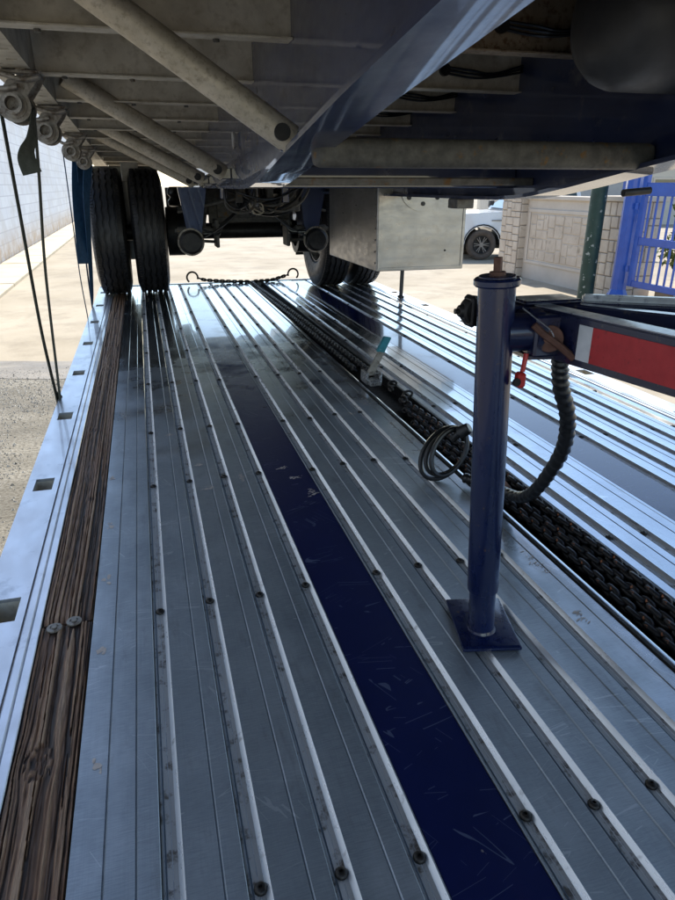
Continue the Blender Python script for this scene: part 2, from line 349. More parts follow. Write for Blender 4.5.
def prism_x(bm, prof, x0, x1):
    A = [bm.verts.new((x0, y, z)) for y, z in prof]; B = [bm.verts.new((x1, y, z)) for y, z in prof]
    n = len(prof)
    for k in range(n): bm.faces.new((A[k], A[(k+1) % n], B[(k+1) % n], B[k]))
    bm.faces.new(A); bm.faces.new(B[::-1])
def lathe(bm, prof, n, M, close=True, jit=None):
    """profile [(axial, radius)] about the local X axis, placed by matrix M."""
    R = []
    for i, (x, r) in enumerate(prof):
        R.append([bm.verts.new(M @ Vector((x + (jit(i, k) if jit else 0), r*cos(2*pi*k/n), r*sin(2*pi*k/n)))) for k in range(n)])
    m_ = len(R)
    for i in range(m_ if close else m_-1):
        u, v = R[i], R[(i+1) % m_]
        for k in range(n): bm.faces.new((u[k], u[(k+1) % n], v[(k+1) % n], v[k]))
def holed_plate(bm, xs, ys, holes, z0, z1, zf=None):
    """plate over sorted grid lines with rectangular holes (x0,x1,y0,y1); zf(y) = slope offset."""
    zf = zf or (lambda y: 0)
    xs = sorted(set(xs) | {h for q in holes for h in q[:2]}); ys = sorted(set(ys) | {h for q in holes for h in q[2:]})
    V = {}
    def vt(i, j, k):
        if (i, j, k) not in V: V[i, j, k] = bm.verts.new((xs[i], ys[j], (z0, z1)[k] + zf(ys[j])))
        return V[i, j, k]
    def solid(i, j):
        if not (0 <= i < len(xs)-1 and 0 <= j < len(ys)-1): return False
        cx, cy = (xs[i]+xs[i+1])/2, (ys[j]+ys[j+1])/2
        return not any(a < cx < b and c < cy < d for a, b, c, d in holes)
    for i in range(len(xs)-1):
        for j in range(len(ys)-1):
            if not solid(i, j): continue
            bm.faces.new((vt(i, j, 1), vt(i+1, j, 1), vt(i+1, j+1, 1), vt(i, j+1, 1)))
            bm.faces.new((vt(i, j, 0), vt(i, j+1, 0), vt(i+1, j+1, 0), vt(i+1, j, 0)))
            if not solid(i-1, j): bm.faces.new((vt(i, j, 0), vt(i, j, 1), vt(i, j+1, 1), vt(i, j+1, 0)))
            if not solid(i+1, j): bm.faces.new((vt(i+1, j, 0), vt(i+1, j+1, 0), vt(i+1, j+1, 1), vt(i+1, j, 1)))
            if not solid(i, j-1): bm.faces.new((vt(i, j, 0), vt(i+1, j, 0), vt(i+1, j, 1), vt(i, j, 1)))
            if not solid(i, j+1): bm.faces.new((vt(i, j+1, 0), vt(i, j+1, 1), vt(i+1, j+1, 1), vt(i+1, j+1, 0)))
def copy_tree(o, parent=None):
    c = o.copy(); C.objects.link(c); c.parent = parent
    for ch in o.children: copy_tree(ch, c)
    return c
GZ = -1.05          # yard level; the carrying trailer's deck is z = 0

# ------------------------------------------------------------------ setting: ground
bm = BM(); box(bm, -400, 400, -300, 900, GZ - .5, GZ); struct(mk('ground', bm, 'concrete_ground'))
bm = BM()
edge = [(-0.6 - 3.1*k/14, 8.0 + .06*k + .12*noise.noise((k*.6, 3, 0))) for k in range(15)]
vs_ = [bm.verts.new((x, y, GZ + .004)) for x, y in edge] + [bm.verts.new((-3.7, -6, GZ + .004)), bm.verts.new((3, -6, GZ + .004)), bm.verts.new((3, 8.0, GZ + .004))]
bm.faces.new(vs_); struct(mk('gravel_yard', bm, 'gravel_ground', smooth=0))
bm = BM()   # shallow wet gutter across the yard where concrete meets gravel
A = [bm.verts.new((x, y - .75 + .1*noise.noise((k*.5, 9, 0)), GZ + .008)) for k, (x, y) in enumerate(edge)]
B = [bm.verts.new((x, y + .05, GZ + .008)) for x, y in edge]
for k in range(14): bm.faces.new((A[k], A[k+1], B[k+1], B[k]))
struct(mk('drainage_gutter', bm, 'drain_wet', smooth=0))
bm = BM()   # loose gravel
for i in range(14000):
    x = random.uniform(-2.9, -.45); y = random.uniform(2.0, 7.9)
    if noise.noise((x*1.5, y*.9, 2)) < -.22 and random.random() < .8: continue
    r = random.uniform(.004, .013)*(1.6 if random.random() < .08 else 1)
    a = random.random()*6.28
    top = bm.verts.new((x, y, GZ + .004 + r*.9)); ring = [bm.verts.new((x + r*cos(a + k*1.257)*random.uniform(.7, 1.2), y + r*sin(a + k*1.257)*random.uniform(.7, 1.2), GZ + .004)) for k in range(5)]
    for k in range(5): bm.faces.new((ring[k], ring[(k+1) % 5], top))
g = mk('gravel', bm, 'pebble', smooth=0); g['kind'] = 'stuff'; tag(g, 'loose pale gravel on the yard beside the trailer deck', 'gravel'); 
# footpath along the block wall, slab by slab
fp = struct(bpy.data.objects.new('footpath', None)); C.objects.link(fp)
b0 = BM(); box(b0, -.47, .47, -.985, .985, -.12, .07, .012)
sl = mk('slab', b0, 'slab', fp, loc=(-3.13, 6, GZ)); sl.name = 'slab'
for k in range(1, 26):
    o = sl.copy(); C.objects.link(o); o.location = (-3.13 + random.uniform(-.006, .006), 6 + 2*k, GZ + random.uniform(-.006, .004))
bm = BM(); box(bm, -3.95, -3.65, -8, 62, GZ - .2, 4.6)
bwall = mk('block_wall', bm, 'block_wall'); tag(bwall, 'tall pale blue block wall along the left of the yard', 'wall')

# ------------------------------------------------------------------ lower trailer (the deck the camera looks along)
low = thing('flatbed_trailer', 'flatbed trailer deck of wet aluminium planks with two navy strips and timber edge board', 'trailer', (0, 0, GZ))
DZ = -GZ            # deck level inside the trailer's own frame
Y0, Y1 = -1.6, 6.66
def part(name, bm, mat, parent=low, smooth=35):
    o = mk(name, bm, mat, parent, smooth)
    if parent is low: o.location = (0, 0, DZ)
    return o
def plank(xa, xb, chan, grooves, name='deck_plank'):
    """one extruded floor plank: screw channel with raised lip (if chan), then a flat with fine grooves."""
    P = []
    g = .0006
    if chan:
        c = xa + .017
        P += [(xa + g, -.03), (xa + g, -.0075), (c - .0125, -.0075), (c - .011, -.010), (c - .0095, -.0075), (c - .002, -.0075), (c - .0015, -.0082), (c - .001, -.0075), (c + .0062, -.0075), (c + .0072, -.0062), (c + .0145, .0002), (c + .0165, 0)]
    else: P += [(xa + g, -.03), (xa + g, -.001), (xa + .0012, 0)]
    for q in grooves: P += [(q - .0010, 0), (q - .0004, -.0024), (q + .0002, -.0024), (q + .0030, 0)]
    P += [(xb - .0012 - g, 0), (xb - g, -.0012), (xb - g, -.03)]
    bm = BM(); prism_y(bm, P, Y0, Y1); o = part(name, bm, 'deck_aluminium', smooth=20)
    o.data.materials.append(MATS['channel_dirt']); o.data.materials.append(MATS['lip_skylit'])
    for f in o.data.polygons:
        if f.normal.z > .9 and -.012 < f.center.z < -.006: f.material_index = 1
        elif chan and .3 < f.normal.z < .95 and f.center.z > -.008 and f.normal.x < 0 and f.center.x < xa + .04: f.material_index = 2
    return o
cl = [-.051, .0635, .179, .2935]
cm = [.4785, .592, .706, .8195]
cr = [1.157, 1.266]
cs = [1.5555, 1.662, 1.772, 1.879, 1.985]
plank(-.196, cl[0] - .017, False, [-.148, -.103])
for sect, end in ((cl, .3095), (cm, .93), (cr, 1.379), (cs, 2.035)):
    for i, c in enumerate(sect):
        xb = sect[i+1] - .017 if i+1 < len(sect) else end
        wd = xb - (c + .0155)
        plank(c - .017, xb, True, [c + .0155 + wd*.61] if wd > .05 else [])
plank(1.112, cr[0] - .017, False, [])
o = plank(1.379 - .0, 1.394, False, []); 
plank(.457, cm[0] - .017, False, [])
# pale glue residue patches on the first plank
for x, y, sz in ((-.178, 2.09, .013), (-.176, 1.75, .014), (-.172, 1.462, .015), (-.172, 1.18, .014), (-.166, .885, .012)):
    bm = BM()
    for k in range(7):
        cx_, cy_ = x + random.uniform(-.6, .6)*sz, y + random.uniform(-1.3, 1.3)*sz; r_ = sz*random.uniform(.2, .45)
        bm.faces.new([bm.verts.new((cx_ + r_*cos(2*pi*j/7)*random.uniform(.5, 1.2), cy_ + r_*1.5*sin(2*pi*j/7)*random.uniform(.6, 1.2), .0004 + .00006*k)) for j in range(7)])
    part('residue_mark', bm, 'residue', smooth=0)
for x, y, sx_, sy_, zz in ((.118, 1.92, .026, .012, .0), (.105, 2.12, .012, .010, .0), (.232, 1.98, .006, .035, .0), (.375, 2.02, .020, .012, -.0015), (.40, 1.93, .024, .010, -.0015), (.435, 1.80, .012, .02, -.0015), (.02, 2.45, .012, .014, 0), (.77, 2.5, .02, .02, 0), (.87, 2.62, .02, .04, 0), (.88, 1.25, .016, .05, 0), (.86, 1.02, .012, .03, 0)):
    bm = BM()
    for k in range(26):
        u_, v_ = random.gauss(0, .5), random.gauss(0, .5); r_ = .0022*random.uniform(.5, 1.6); an = random.gauss(.4, .5)
        q = [bm.verts.new((x + u_*sx_ + r_*(cos(a_)*2.4*cos(an) - sin(a_)*.5*sin(an)), y + v_*sy_ + r_*(cos(a_)*2.4*sin(an) + sin(a_)*.5*cos(an)), zz + .0003 + .00004*k)) for a_ in [2*pi*j/6 for j in range(6)]]
        bm.faces.new(q)
    o = part('residue_mark', bm, 'residue', smooth=0); o['kind'] = 'stuff'
# navy steel beam tops showing between the planks
for xa, xb in ((.311, .4565), (1.395, 1.537)):
    bm = BM(); box(bm, xa, xb, Y0, Y1, -.03, -.0015, .0015); part('beam_top', bm, 'deck_navy')
# chain tray: rounded lip, sunken floor, far wall
bm = BM(); prism_y(bm, [(.931, -.05), (.931, .0), (.936, .004), (.946, .004), (.949, 0), (.949, -.044), (1.098, -.044), (1.098, 0), (1.101, .002), (1.1105, .002), (1.1105, -.05)], Y0, Y1)
part('chain_tray', bm, 'black_steel', smooth=20)
bm = BM(); prism_y(bm, [(.9312, .0042), (.936, .0062), (.946, .0062), (.9495, .0042)], Y0, Y1); part('tray_lip', bm, 'deck_aluminium')
# floor screws
bm = BM(); n = 12
lathe(bm, [(-.001, .0098), (.0022, .0098), (.0048, .0078), (.0058, .0046), (.0058, .0030), (.0028, .0026)], n, Matrix.Rotation(-pi/2, 4, 'Y'), close=False)
bm.faces.ensure_lookup_table()
inner = [v for v in bm.verts if abs(v.co.z - .0028) < 1e-5]; bm.faces.new(inner)
bolt0 = mk('bolt', bm, 'bolt_steel', low, 50); first = True
rows = [-.12, .605, 1.314, 2.0, 2.515, 3.20, 3.88, 4.52, 5.15, 5.78, 6.4]
for y in rows:
    for c in cl + cm + cr + [1.3865] + cs:
        if y < 0 or (c > 1.1 and y < .8): continue
        o = bolt0 if first else bolt0.copy()
        if not first: C.objects.link(o)
        first = False
        o.location = (c - .001 + random.uniform(-.0012, .0012), y + random.uniform(-.012, .012), DZ - .006); o.rotation_euler = (random.uniform(-.06, .06), random.uniform(-.06, .06), random.random()*6)
# side rails with stake pockets
def side_rail(sgn, xo, xi):
    """xo outer edge, xi inner edge."""
    ys = [.65 + .7*k for k in range(-3, 9)]
    hs = []
    pk = sorted((xo + sgn*.024, xo + sgn*.081))
    for k in range(-3, 8):
        yc = 1.396 + .702*k
        if Y0 + .1 < yc < Y1 - .1: hs.append((pk[0], pk[1], yc - .047, yc + .047))
    e = xo + sgn*.098
    bm = BM(); xs = sorted((xo, e)); holed_plate(bm, xs, [Y0, Y1], hs, -.009, 0.0)
    holed_plate(bm, sorted((xo, xo + sgn*.006)), [Y0, Y1], [], -.165, -.0095)
    r_ = part('side_rail', bm, 'rail_aluminium', smooth=20)
    def X(*q): return [(xo + sgn*a, b) for a, b in q]
    bm = BM(); prism_y(bm, X((.0985, -.03), (.0985, -.007), (.104, -.007), (.105, .001), (.118, .0015), (.119, 0), (.1215, -.004), (.1235, 0), (.138, 0), (.1395, -.002), (.1395, -.03)), Y0, Y1)
    o = mk('rail_band', bm, 'rail_aluminium', r_, 20)
    for a, b, c_, d in hs:       # pocket boxes below the slots
        bm = BM(); th = .004
        for q in ((a - th, a, c_, d), (b, b + th, c_, d), (a - th, b + th, c_ - th, c_), (a - th, b + th, d, d + th)): box(bm, q[0], q[1], q[2], q[3], -.13, -.0095)
        mk('stake_pocket', bm, 'grimy_aluminium', r_, 0)
side_rail(1, -.445, -.305); side_rail(-1, 2.185, 2.04)
# timber edge boards with modelled grain
def timber(y0, y1, seed, knots, dy):
    x0, x1 = -.3035, -.1985; nx = 105; ny = int((y1 - y0)/dy)
    bm = BM(); lay = bm.verts.layers.float.new('grain'); G = []
    for j in range(ny + 1):
        y = y0 + (y1 - y0)*j/ny; row = []
        for i in range(nx + 1):
            x = x0 + (x1 - x0)*i/nx
            xx = x + .007*noise.noise((y*.8 + seed, x*3, seed)) + .0022*noise.noise((y*4, x*14, seed + 4))
            ring = None
            for kx, ky, kr in knots:
                dx, dyk = (x - kx)/kr, (y - ky)/(kr*1.6); d = math.hypot(dx, dyk)
                xx += (x - kx)*(-.6)*math.exp(-d*d*.6)
                if d < 1.15: ring = (d, math.atan2(dyk, dx))
            a = noise.noise((xx*88, y*.45 + seed, seed)); b = noise.noise((xx*270, y*1.3, seed + 9)); c = noise.noise((x*300, y*22, seed + 2))
            gval = .56 + .85*a + .55*b + .28*c
            if ring: gval = .40 + .30*sin(ring[0]*10 + 5*noise.noise((x*70, y*45, 1)) + .8*sin(ring[1]*2)) + .5*noise.noise((x*160, y*110, 6)) + .2*c - (.35 if ring[0] < .35 else 0)
            crack = noise.noise((xx*75 + 40, y*.55 + seed, 7))
            if abs(crack) < .045: gval *= .1
            gval = max(0, min(1, gval))
            z = -.003 + .0065*(gval - .6)
            if i in (0, nx): z = -.012
            if j in (0, ny): z -= .006
            v = bm.verts.new((x, y, z)); v[lay] = gval; row.append(v)
        G.append(row)
    for j in range(ny):
        for i in range(nx): bm.faces.new((G[j][i], G[j][i+1], G[j+1][i+1], G[j+1][i]))
    # sides down
    loop = [G[0][i] for i in range(nx+1)] + [G[j][nx] for j in range(1, ny+1)] + [G[ny][i] for i in range(nx-1, -1, -1)] + [G[j][0] for j in range(ny-1, 0, -1)]
    low_ = [bm.verts.new((v.co.x, v.co.y, -.035)) for v in loop]
    for k in range(len(loop)): bm.faces.new((loop[k], low_[k], low_[(k+1) % len(loop)], loop[(k+1) % len(loop)]))
    return part('edge_board', bm, 'timber', smooth=60)
timber(-.9, 1.314, 1.3, [(-.262, .922, .021), (-.235, .35, .011)], .006)
timber(1.320, 4.1, 5.1, [(-.24, 1.95, .008), (-.268, 2.6, .012)], .012)
timber(4.106, Y1, 9.7, [(-.25, 5.0, .012)], .03)
bm = BM()
lathe(bm, [(0, .0165), (.003, .016), (.0035, .0095), (.0015, .009), (.0015, .006), (.006, .0055), (.006, 0.0001)], 20, Matrix.Rotation(-pi/2, 4, 'Y'), close=False)
sc0 = mk('board_screw', bm, 'winch_steel', low, 50); sc0.location = (-.276, 1.298, DZ - .0015)
o = sc0.copy(); C.objects.link(o); o.location = (-.2365, 1.312, DZ - .0015)
# frame under the deck
for x in (.384, 1.466):
    bm = BM(); box(bm, x - .006, x + .006, Y0, Y1, -.42, -.031); box(bm, x - .075, x + .075, Y0, Y1, -.435, -.4205); part('main_beam', bm, 'navy_frame')
for k in range(12):
    bm = BM(); y = -1.3 + .7*k; box(bm, -.43, 2.17, y - .025, y + .025, -.13, -.0525); part('cross_member', bm, 'grimy_aluminium')
bm = BM(); box(bm, -.44, 2.18, Y1 + .001, Y1 + .03, -.16, .006, .003); part('end_rail', bm, 'rail_aluminium')
# running gear of the lower trailer
def tyre_profile(R, W, rim, grooves=True):
    h = W/2
    P = [(-h*.62, rim), (-h*.80, rim + .02), (-h*.98, rim + (R-rim)*.42), (-h*1.0, rim + (R-rim)*.62), (-h*.90, R - .035), (-h*.80, R - .010)]
    if grooves:
        for c in (-.52, -.18, .18, .52):
            P += [(h*c - h*.06, R - .002*abs(c)), (h*c - h*.04, R - .016), (h*c + h*.04, R - .016), (h*c + h*.06, R - .002*abs(c))]
    else: P += [(-h*.4, R), (h*.4, R)]
    P += [(h*.80, R - .010), (h*.90, R - .035), (h*1.0, rim + (R-rim)*.62), (h*.98, rim + (R-rim)*.42), (h*.80, rim + .02), (h*.62, rim)]
    return P
NUT = {}
def truck_wheel(parent, loc, R=.515, W=.272, face=1):
    wh = bpy.data.objects.new('wheel', None); C.objects.link(wh); wh.parent = parent; wh.location = loc
    prof = tyre_profile(R, W, .29)
    bm = BM(); n = 120
    def jit(i, k): return (.0035 if (k//2) % 2 else -.0035) if 6 <= i < len(prof) - 6 else 0
    lathe(bm, prof, n, Matrix.Identity(4), True, jit)
    for f in range(0, n, 1):     # shoulder lugs
        for s in (-1, 1):
            a0 = 2*pi*f/n; a1 = a0 + 2*pi/n*.62
            pts = []
            for rr in (R - .012, R + .0012):
                for xx in (W/2*.66, W/2*.83):
                    for aa in (a0, a1): pts.append((s*xx, (rr - (.006 if xx > W/2*.7 else 0))*cos(aa), (rr - (.006 if xx > W/2*.7 else 0))*sin(aa)))
            quadbox(bm, [pts[0], pts[1], pts[3], pts[2], pts[4], pts[5], pts[7], pts[6]])
    mk('tyre', bm, 'tyre_rubber', wh, 28)
    bm = BM(); f = face
    lathe(bm, [(-.09*f, .292), (-.075*f, .285), (-.05*f, .25), (.05*f, .235), (.095*f, .16), (.10*f, .11), (.10*f, .0001)], 40, Matrix.Identity(4), False)
    lathe(bm, [(-.09*f, .292), (.10*f, .292), (.10*f, .284), (-.075*f, .284)], 40, Matrix.Identity(4), True)
    mk('rim', bm, 'rim_white', wh, 40)
    if 'nut' not in NUT:
        bm = BM(); cyl(bm, (-.02, 0, 0), (.02, 0, 0), .016, n=6, bev=.002); NUT['nut'] = mk('wheel_nut', bm, 'black_steel', wh, 30); o = NUT['nut']
    else: o = None
    for k in range(10):
        a = 2*pi*k/10
        if k or o is None: o = NUT['nut'].copy(); C.objects.link(o); o.parent = wh
        o.location = (.114*f, .14*cos(a), .14*sin(a))
    return wh
for x, f in ((-.28, -1), (2.02, 1)):
    truck_wheel(low, (x, 5.3, .515 + .0), face=f)
bm = BM(); cyl(bm, (-.2, 5.3, .515 - DZ), (1.95, 5.3, .515 - DZ), .06)
for x in (.384, 1.466): box(bm, x - .05, x + .05, 5.2, 5.4, .56 - DZ, -.436)
part('axle', bm, 'navy_frame')
for x in (.2, 1.65):
    bm = BM(); box(bm, x - .06, x + .06, -.75, -.63, -.95, -.1305, .008); box(bm, x - .14, x + .14, -.83, -.55, -DZ, -.951, .008); part('landing_leg', bm, 'navy_frame')

# ------------------------------------------------------------------ upper trailer, riding on the deck
up = thing('stacked_trailer', 'navy framed trailer riding on the deck on its own dual wheels, seen from underneath', 'trailer', (0, 0, 0))
def zu(y): return 1.318 - .030*y        # underside level of its cross members; its nose stands higher
UY0, UY1 = -.95, 8.3
SL = -.030*(UY1 - UY0)
def upart(name, bm, mat, parent=up, smooth=35): return mk(name, bm, mat, parent, smooth)
PROF = [(UY0, 1.215), (.15, 1.203), (.5, 1.160), (.887, 1.112), (1.333, 1.056), (1.79, .990), (2.15, .935), (2.35, .908), (2.5, .893), (2.65, .886), (2.85, .884), (UY1, .872)]
def sm_prof():
    out = []
    for (a, b), (c, d) in zip(PROF, PROF[1:]):
        k = 6 if a > 1.5 and c < 3 else 1
        for i in range(k): out.append((a + (c-a)*i/k, b + (d-b)*i/k))
    out.append(PROF[-1]); return out
def main_beam(xc, dz, wide):
    b = bpy.data.objects.new('main_beam', None); C.objects.link(b); b.parent = up
    P = [(y, z + dz) for y, z in sm_prof()]
    bm = BM(); A = [bm.verts.new((xc - .006, y, z + .014)) for y, z in P]; T = [bm.verts.new((xc - .006, y, zu(y) + .19)) for y, z in P]
    A2 = [bm.verts.new((xc + .006, y, z + .014)) for y, z in P]; T2 = [bm.verts.new((xc + .006, y, zu(y) + .19)) for y, z in P]
    for k in range(len(P)-1):
        bm.faces.new((A[k], A[k+1], T[k+1], T[k])); bm.faces.new((A2[k], T2[k], T2[k+1], A2[k+1]))
    mk('web', bm, 'navy_frame', b, 30)
    bm = BM(); R = []
    for y, z in P: R.append([bm.verts.new((xc + sx*wide/2, y, z + sz)) for sx, sz in ((-1, 0), (1, 0), (1, .014), (-1, .014))])
    for u, v in zip(R, R[1:]):
        for k in range(4): bm.faces.new((u[k], u[(k+1) % 4], v[(k+1) % 4], v[k]))
    bm.faces.new(R[0]); bm.faces.new(R[-1]); mk('flange', bm, 'navy_frame', b, 30)
    return b
BL, BR = .445, 1.515
main_beam(BL, 0, .118); main_beam(BR, -.045, .13)
# cross members (I sections) in three lengths each
XM = [-.52, .11, .74, 1.37, 2.0, 2.65, 3.24, 3.81, 4.32, 4.82, 5.32, 5.9, 6.5, 7.1, 7.7, 8.2]
for i, y in enumerate(XM):
    z = zu(y)
    for xa, xb, mt in ((-.285, BL - .0065, 'grimy_aluminium'), (BL + .0065, BR - .0065, 'rust_web' if i in (4,) else 'grimy_aluminium'), (BR + .0065, 2.04, 'grimy_aluminium')):
        bm = BM(); box(bm, xa, xb, y - .004, y + .004, z + .006, z + .16); box(bm, xa, xb, y - .030, y + .030, z, z + .0058, .001); box(bm, xa, xb, y - .030, y + .030, z + .1602, z + .166)
        upart('cross_member', bm, mt, smooth=20)
# floor above
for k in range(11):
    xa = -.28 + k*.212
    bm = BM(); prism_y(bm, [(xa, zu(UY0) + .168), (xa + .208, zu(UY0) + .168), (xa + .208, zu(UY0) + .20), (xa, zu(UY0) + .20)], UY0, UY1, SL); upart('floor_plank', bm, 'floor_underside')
# side rails with winch-track slots in the bottom face
for sx, xo in ((1, -.415), (-1, 2.165)):
    hs = []; y = UY0 + .2
    while y < UY1 - .3:
        a, b = sorted((xo + sx*.022, xo + sx*.058)); hs.append((a, b, y, y + .022))
        a, b = sorted((xo + sx*.078, xo + sx*.108)); hs.append((a, b, y + .07, y + .095)); y += .14
    bm = BM(); xs = sorted((xo, xo + sx*.125)); holed_plate(bm, xs, [UY0, UY1], hs, 0, .008, zu)
    def X(*q): return [(xo + sx*a, b + zu(UY0)) for a, b in q]
    prism_y(bm, X((0, .0085), (.006, .0085), (.006, .20), (0, .20)), UY0, UY1, SL)
    prism_y(bm, X((.119, .0085), (.125, .0085), (.125, .16), (.119, .16)), UY0, UY1, SL)
    prism_y(bm, X((.001, .2002), (.124, .2002), (.124, .21), (.001, .21)), UY0, UY1, SL)
    upart('side_rail', bm, 'grimy_aluminium', smooth=20)
# diagonal pipe braces from web to rail
for (a, b) in (((.405, 1.88, 1.012), (-.31, 1.84, 1.47)), ((.40, 3.42, .955), (-.245, 3.18, 1.305)), ((.40, 4.55, .935), (-.245, 4.42, 1.262)), ((.40, 5.35, .915), (-.245, 5.28, 1.232))):
    bm = BM(); pipe(bm, a, b, .038, .006); bp = upart('brace_pipe', bm, 'grimy_pipe', smooth=40)
    q = Vector(a) + (Vector(b) - Vector(a)).normalized()*.035
    bm = BM(); cyl(bm, q + Vector((0, -.041, -.004)), q + Vector((0, .02, -.004)), .0215, n=20); mk('pipe_bolt', bm, 'black_steel', bp)
    bm = BM(); v = Vector(a); box(bm, v.x - .03, v.x + .038, v.y - .012, v.y + .012, v.z - .03, v.z + .02, .003); upart('brace_lug', bm, 'navy_frame')
# transverse members between the beams
bm = BM(); box(bm, BL + .008, BR - .008, 1.79, 1.865, .942, 1.016, .028, 5); upart('tie_tube', bm, 'rusty_tube')
bm = BM(); box(bm, BL + .008, BR - .008, 2.60, 2.70, .888, .965, .004); upart('tie_beam', bm, 'navy_frame')
bm = BM(); box(bm, BL + .008, BR - .008, 2.46, 2.50, .897, .925, .004); upart('tie_beam', bm, 'galvanised_rusty')
bm = BM(); cyl(bm, (1.57, 2.0, .874), (1.675, 2.0, .882), .012); upart('cross_tube', bm, 'black_steel')
bm = BM(); box(bm, 1.44, 1.53, 3.0, 3.1, .795, .838, .004); upart('bracket_block', bm, 'galvanised_rusty')
# air tank with domed end, slung between the beams near the viewer
bm = BM(); R = .165
lathe(bm, [(0, .0001), (.004, .05), (.016, .09), (.04, .13), (.075, .155), (.11, R), (.30, R), (.37, .12), (.40, .0001)], 40, Matrix.Translation((1.10, 1.63, 1.287)), False)
upart('air_tank', bm, 'tank_grey')
# wiring on the cross members
for (yy, x0) in ((2.0, 1.06), (2.65, 1.18), (3.24, 1.2), (3.81, 1.22)):
    bm = BM(); z = zu(yy)
    for k in range(3): tube(bm, smooth_path([(x0, yy - .012, z + .06 + .01*k), (x0 + .1, yy - .03, z + .045 + .012*k), (x0 + .2, yy - .03, z + .05 + .006*k), (x0 + .34, yy - .02, z + .075 + .012*k)], 6), .0045, 6)
    upart('cable_bundle', bm, 'black_rubber')
    bm = BM(); cyl(bm, (x0, yy - .02, z + .07), (x0, yy - .0042, z + .07), .022, n=16); upart('grommet', bm, 'black_rubber')
bm = BM(); tube(bm, [(.425, 3.15 + .022*cos(a), 1.08 + .03*sin(a)) for a in [2*pi*k/16 for k in range(16)]], .006, 6, True); upart('clamp_ring', bm, 'rim_white')
# axle, suspension, brake chambers, hoses
AY = 6.25
for x, f in ((-.265, -1), (.055, 1), (1.66, -1), (1.98, 1)): truck_wheel(up, (x, AY, .5155), face=f)
bm = BM(); cyl(bm, (-.25, AY, .5155), (1.97, AY, .5155), .068, n=24); upart('axle', bm, 'black_steel')
for x in (.30, 1.415):
    bm = BM(); cyl(bm, (x, AY - .02, .515), (x, AY + .12, .515), .14, n=24)
    lathe(bm, [(-.07, .205), (.07, .205), (.07, .15), (-.07, .15)], 32, Matrix.Translation((x + (-.02 if x < 1 else .02), AY, .5155)), True); upart('brake_drum', bm, 'black_steel')
for x, s in ((.40, 1), (1.36, -1)):
    # hanger: tapered plates
    bm = BM()
    for dx in (-.055, .055):
        P = [(5.55, .884), (5.95, .884), (5.82, .50), (5.66, .50)]
        A = [bm.verts.new((x + dx - .006, y, z)) for y, z in P]; B = [bm.verts.new((x + dx + .006, y, z)) for y, z in P]
        for k in range(4): bm.faces.new((A[k], A[(k+1) % 4], B[(k+1) % 4], B[k]))
        bm.faces.new(A); bm.faces.new(B[::-1])
    quadbox(bm, [(x - .05, 5.57, .50), (x + .05, 5.57, .50), (x + .05, 5.60, .50), (x - .05, 5.60, .50), (x - .11, 5.52, .883), (x + .11, 5.52, .883), (x + .11, 5.55, .883), (x - .11, 5.55, .883)])
    upart('suspension_hanger', bm, 'navy_frame', smooth=20)
    bm = BM(); cx = x - s*.035
    lathe(bm, [(0, .0001), (0, .072), (.012, .088), (.05, .092), (.062, .102), (.078, .102), (.085, .092), (.16, .085), (.18, .05), (.18, .0001)], 32, Matrix.Translation((cx, 5.50, .475)) @ Matrix.Rotation(pi/2, 4, 'Z'), False)
    ch = upart('brake_chamber', bm, 'black_steel')
    bm = BM(); lathe(bm, [(-.001, .092), (-.001, .106), (.012, .106), (.012, .092)], 32, Matrix.Translation((cx, 5.552, .475)) @ Matrix.Rotation(pi/2, 4, 'Z'), True); mk('clamp_band', bm, 'winch_steel', ch)
    bm = BM(); box(bm, x - .05, x + .05, 5.7, 6.85, .60, .70, .01); upart('trailing_arm', bm, 'navy_frame')
    bm = BM()
    lathe(bm, [(.884, .0001), (.884, .12), (.86, .14), (.82, .145), (.79, .12), (.76, .145), (.72, .14), (.701, .11), (.701, .0001)], 28, Matrix.Translation((x, 6.7, 0)) @ Matrix.Rotation(-pi/2, 4, 'Y'), False)
    upart('air_spring', bm, 'black_rubber')
    # air hoses drooping from the middle of the frame to the chamber
    for k in range(3):
        xm = .88 - s*(.05 + .03*k)
        bm = BM(); tube(bm, smooth_path([(xm, 5.62 + .04*k, .90), (xm - s*.02, 5.6, .76 - .02*k), (xm - s*.16, 5.55, .63 - .015*k), (cx + s*.22, 5.53, .57 - .02*k), (cx + s*.10, 5.50, .51 + .03*k)], 8), .009, 8); upart('air_hose', bm, 'black_rubber')
for k in range(4):
    bm = BM(); x0 = .72 + .05*k
    tube(bm, smooth_path([(x0, 5.4, .90), (x0 + .06, 5.4, .80 - .015*k), (x0 + .22, 5.4, .765 - .02*k), (x0 + .38, 5.42, .81 - .01*k), (x0 + .46, 5.44, .91)], 7), .010, 8); upart('air_hose', bm, 'galvanised_rusty' if k % 2 else 'black_rubber')
bm = BM(); box(bm, 1.10, 1.24, 5.45, 5.53, .70, .80, .008); box(bm, 1.13, 1.21, 5.46, 5.54, .8005, .90, .004); cyl(bm, (1.17, 5.40, .72), (1.17, 5.45, .72), .02); upart('brake_valve', bm, 'galvanised_rusty')
bm = BM(); box(bm, .86, .90, 5.58, 5.66, .66, .89, .004); upart('hose_bracket', bm, 'black_steel')
for y in (5.3, 6.95, 8.0):
    bm = BM(); box(bm, BL + .008, BR - .008, y, y + .08, .89, 1.04, .004); upart('tie_beam', bm, 'navy_frame')
bm = BM(); box(bm, .25, 1.62, 6.98, 7.0, .62, .875, .003); upart('rear_plate', bm, 'rusty_tube')
for x in (-.105, 1.82):
    bm = BM(); box(bm, x - .30, x + .30, 6.93, 6.94, .22, 1.06, .002); upart('mud_flap', bm, 'black_rubber')
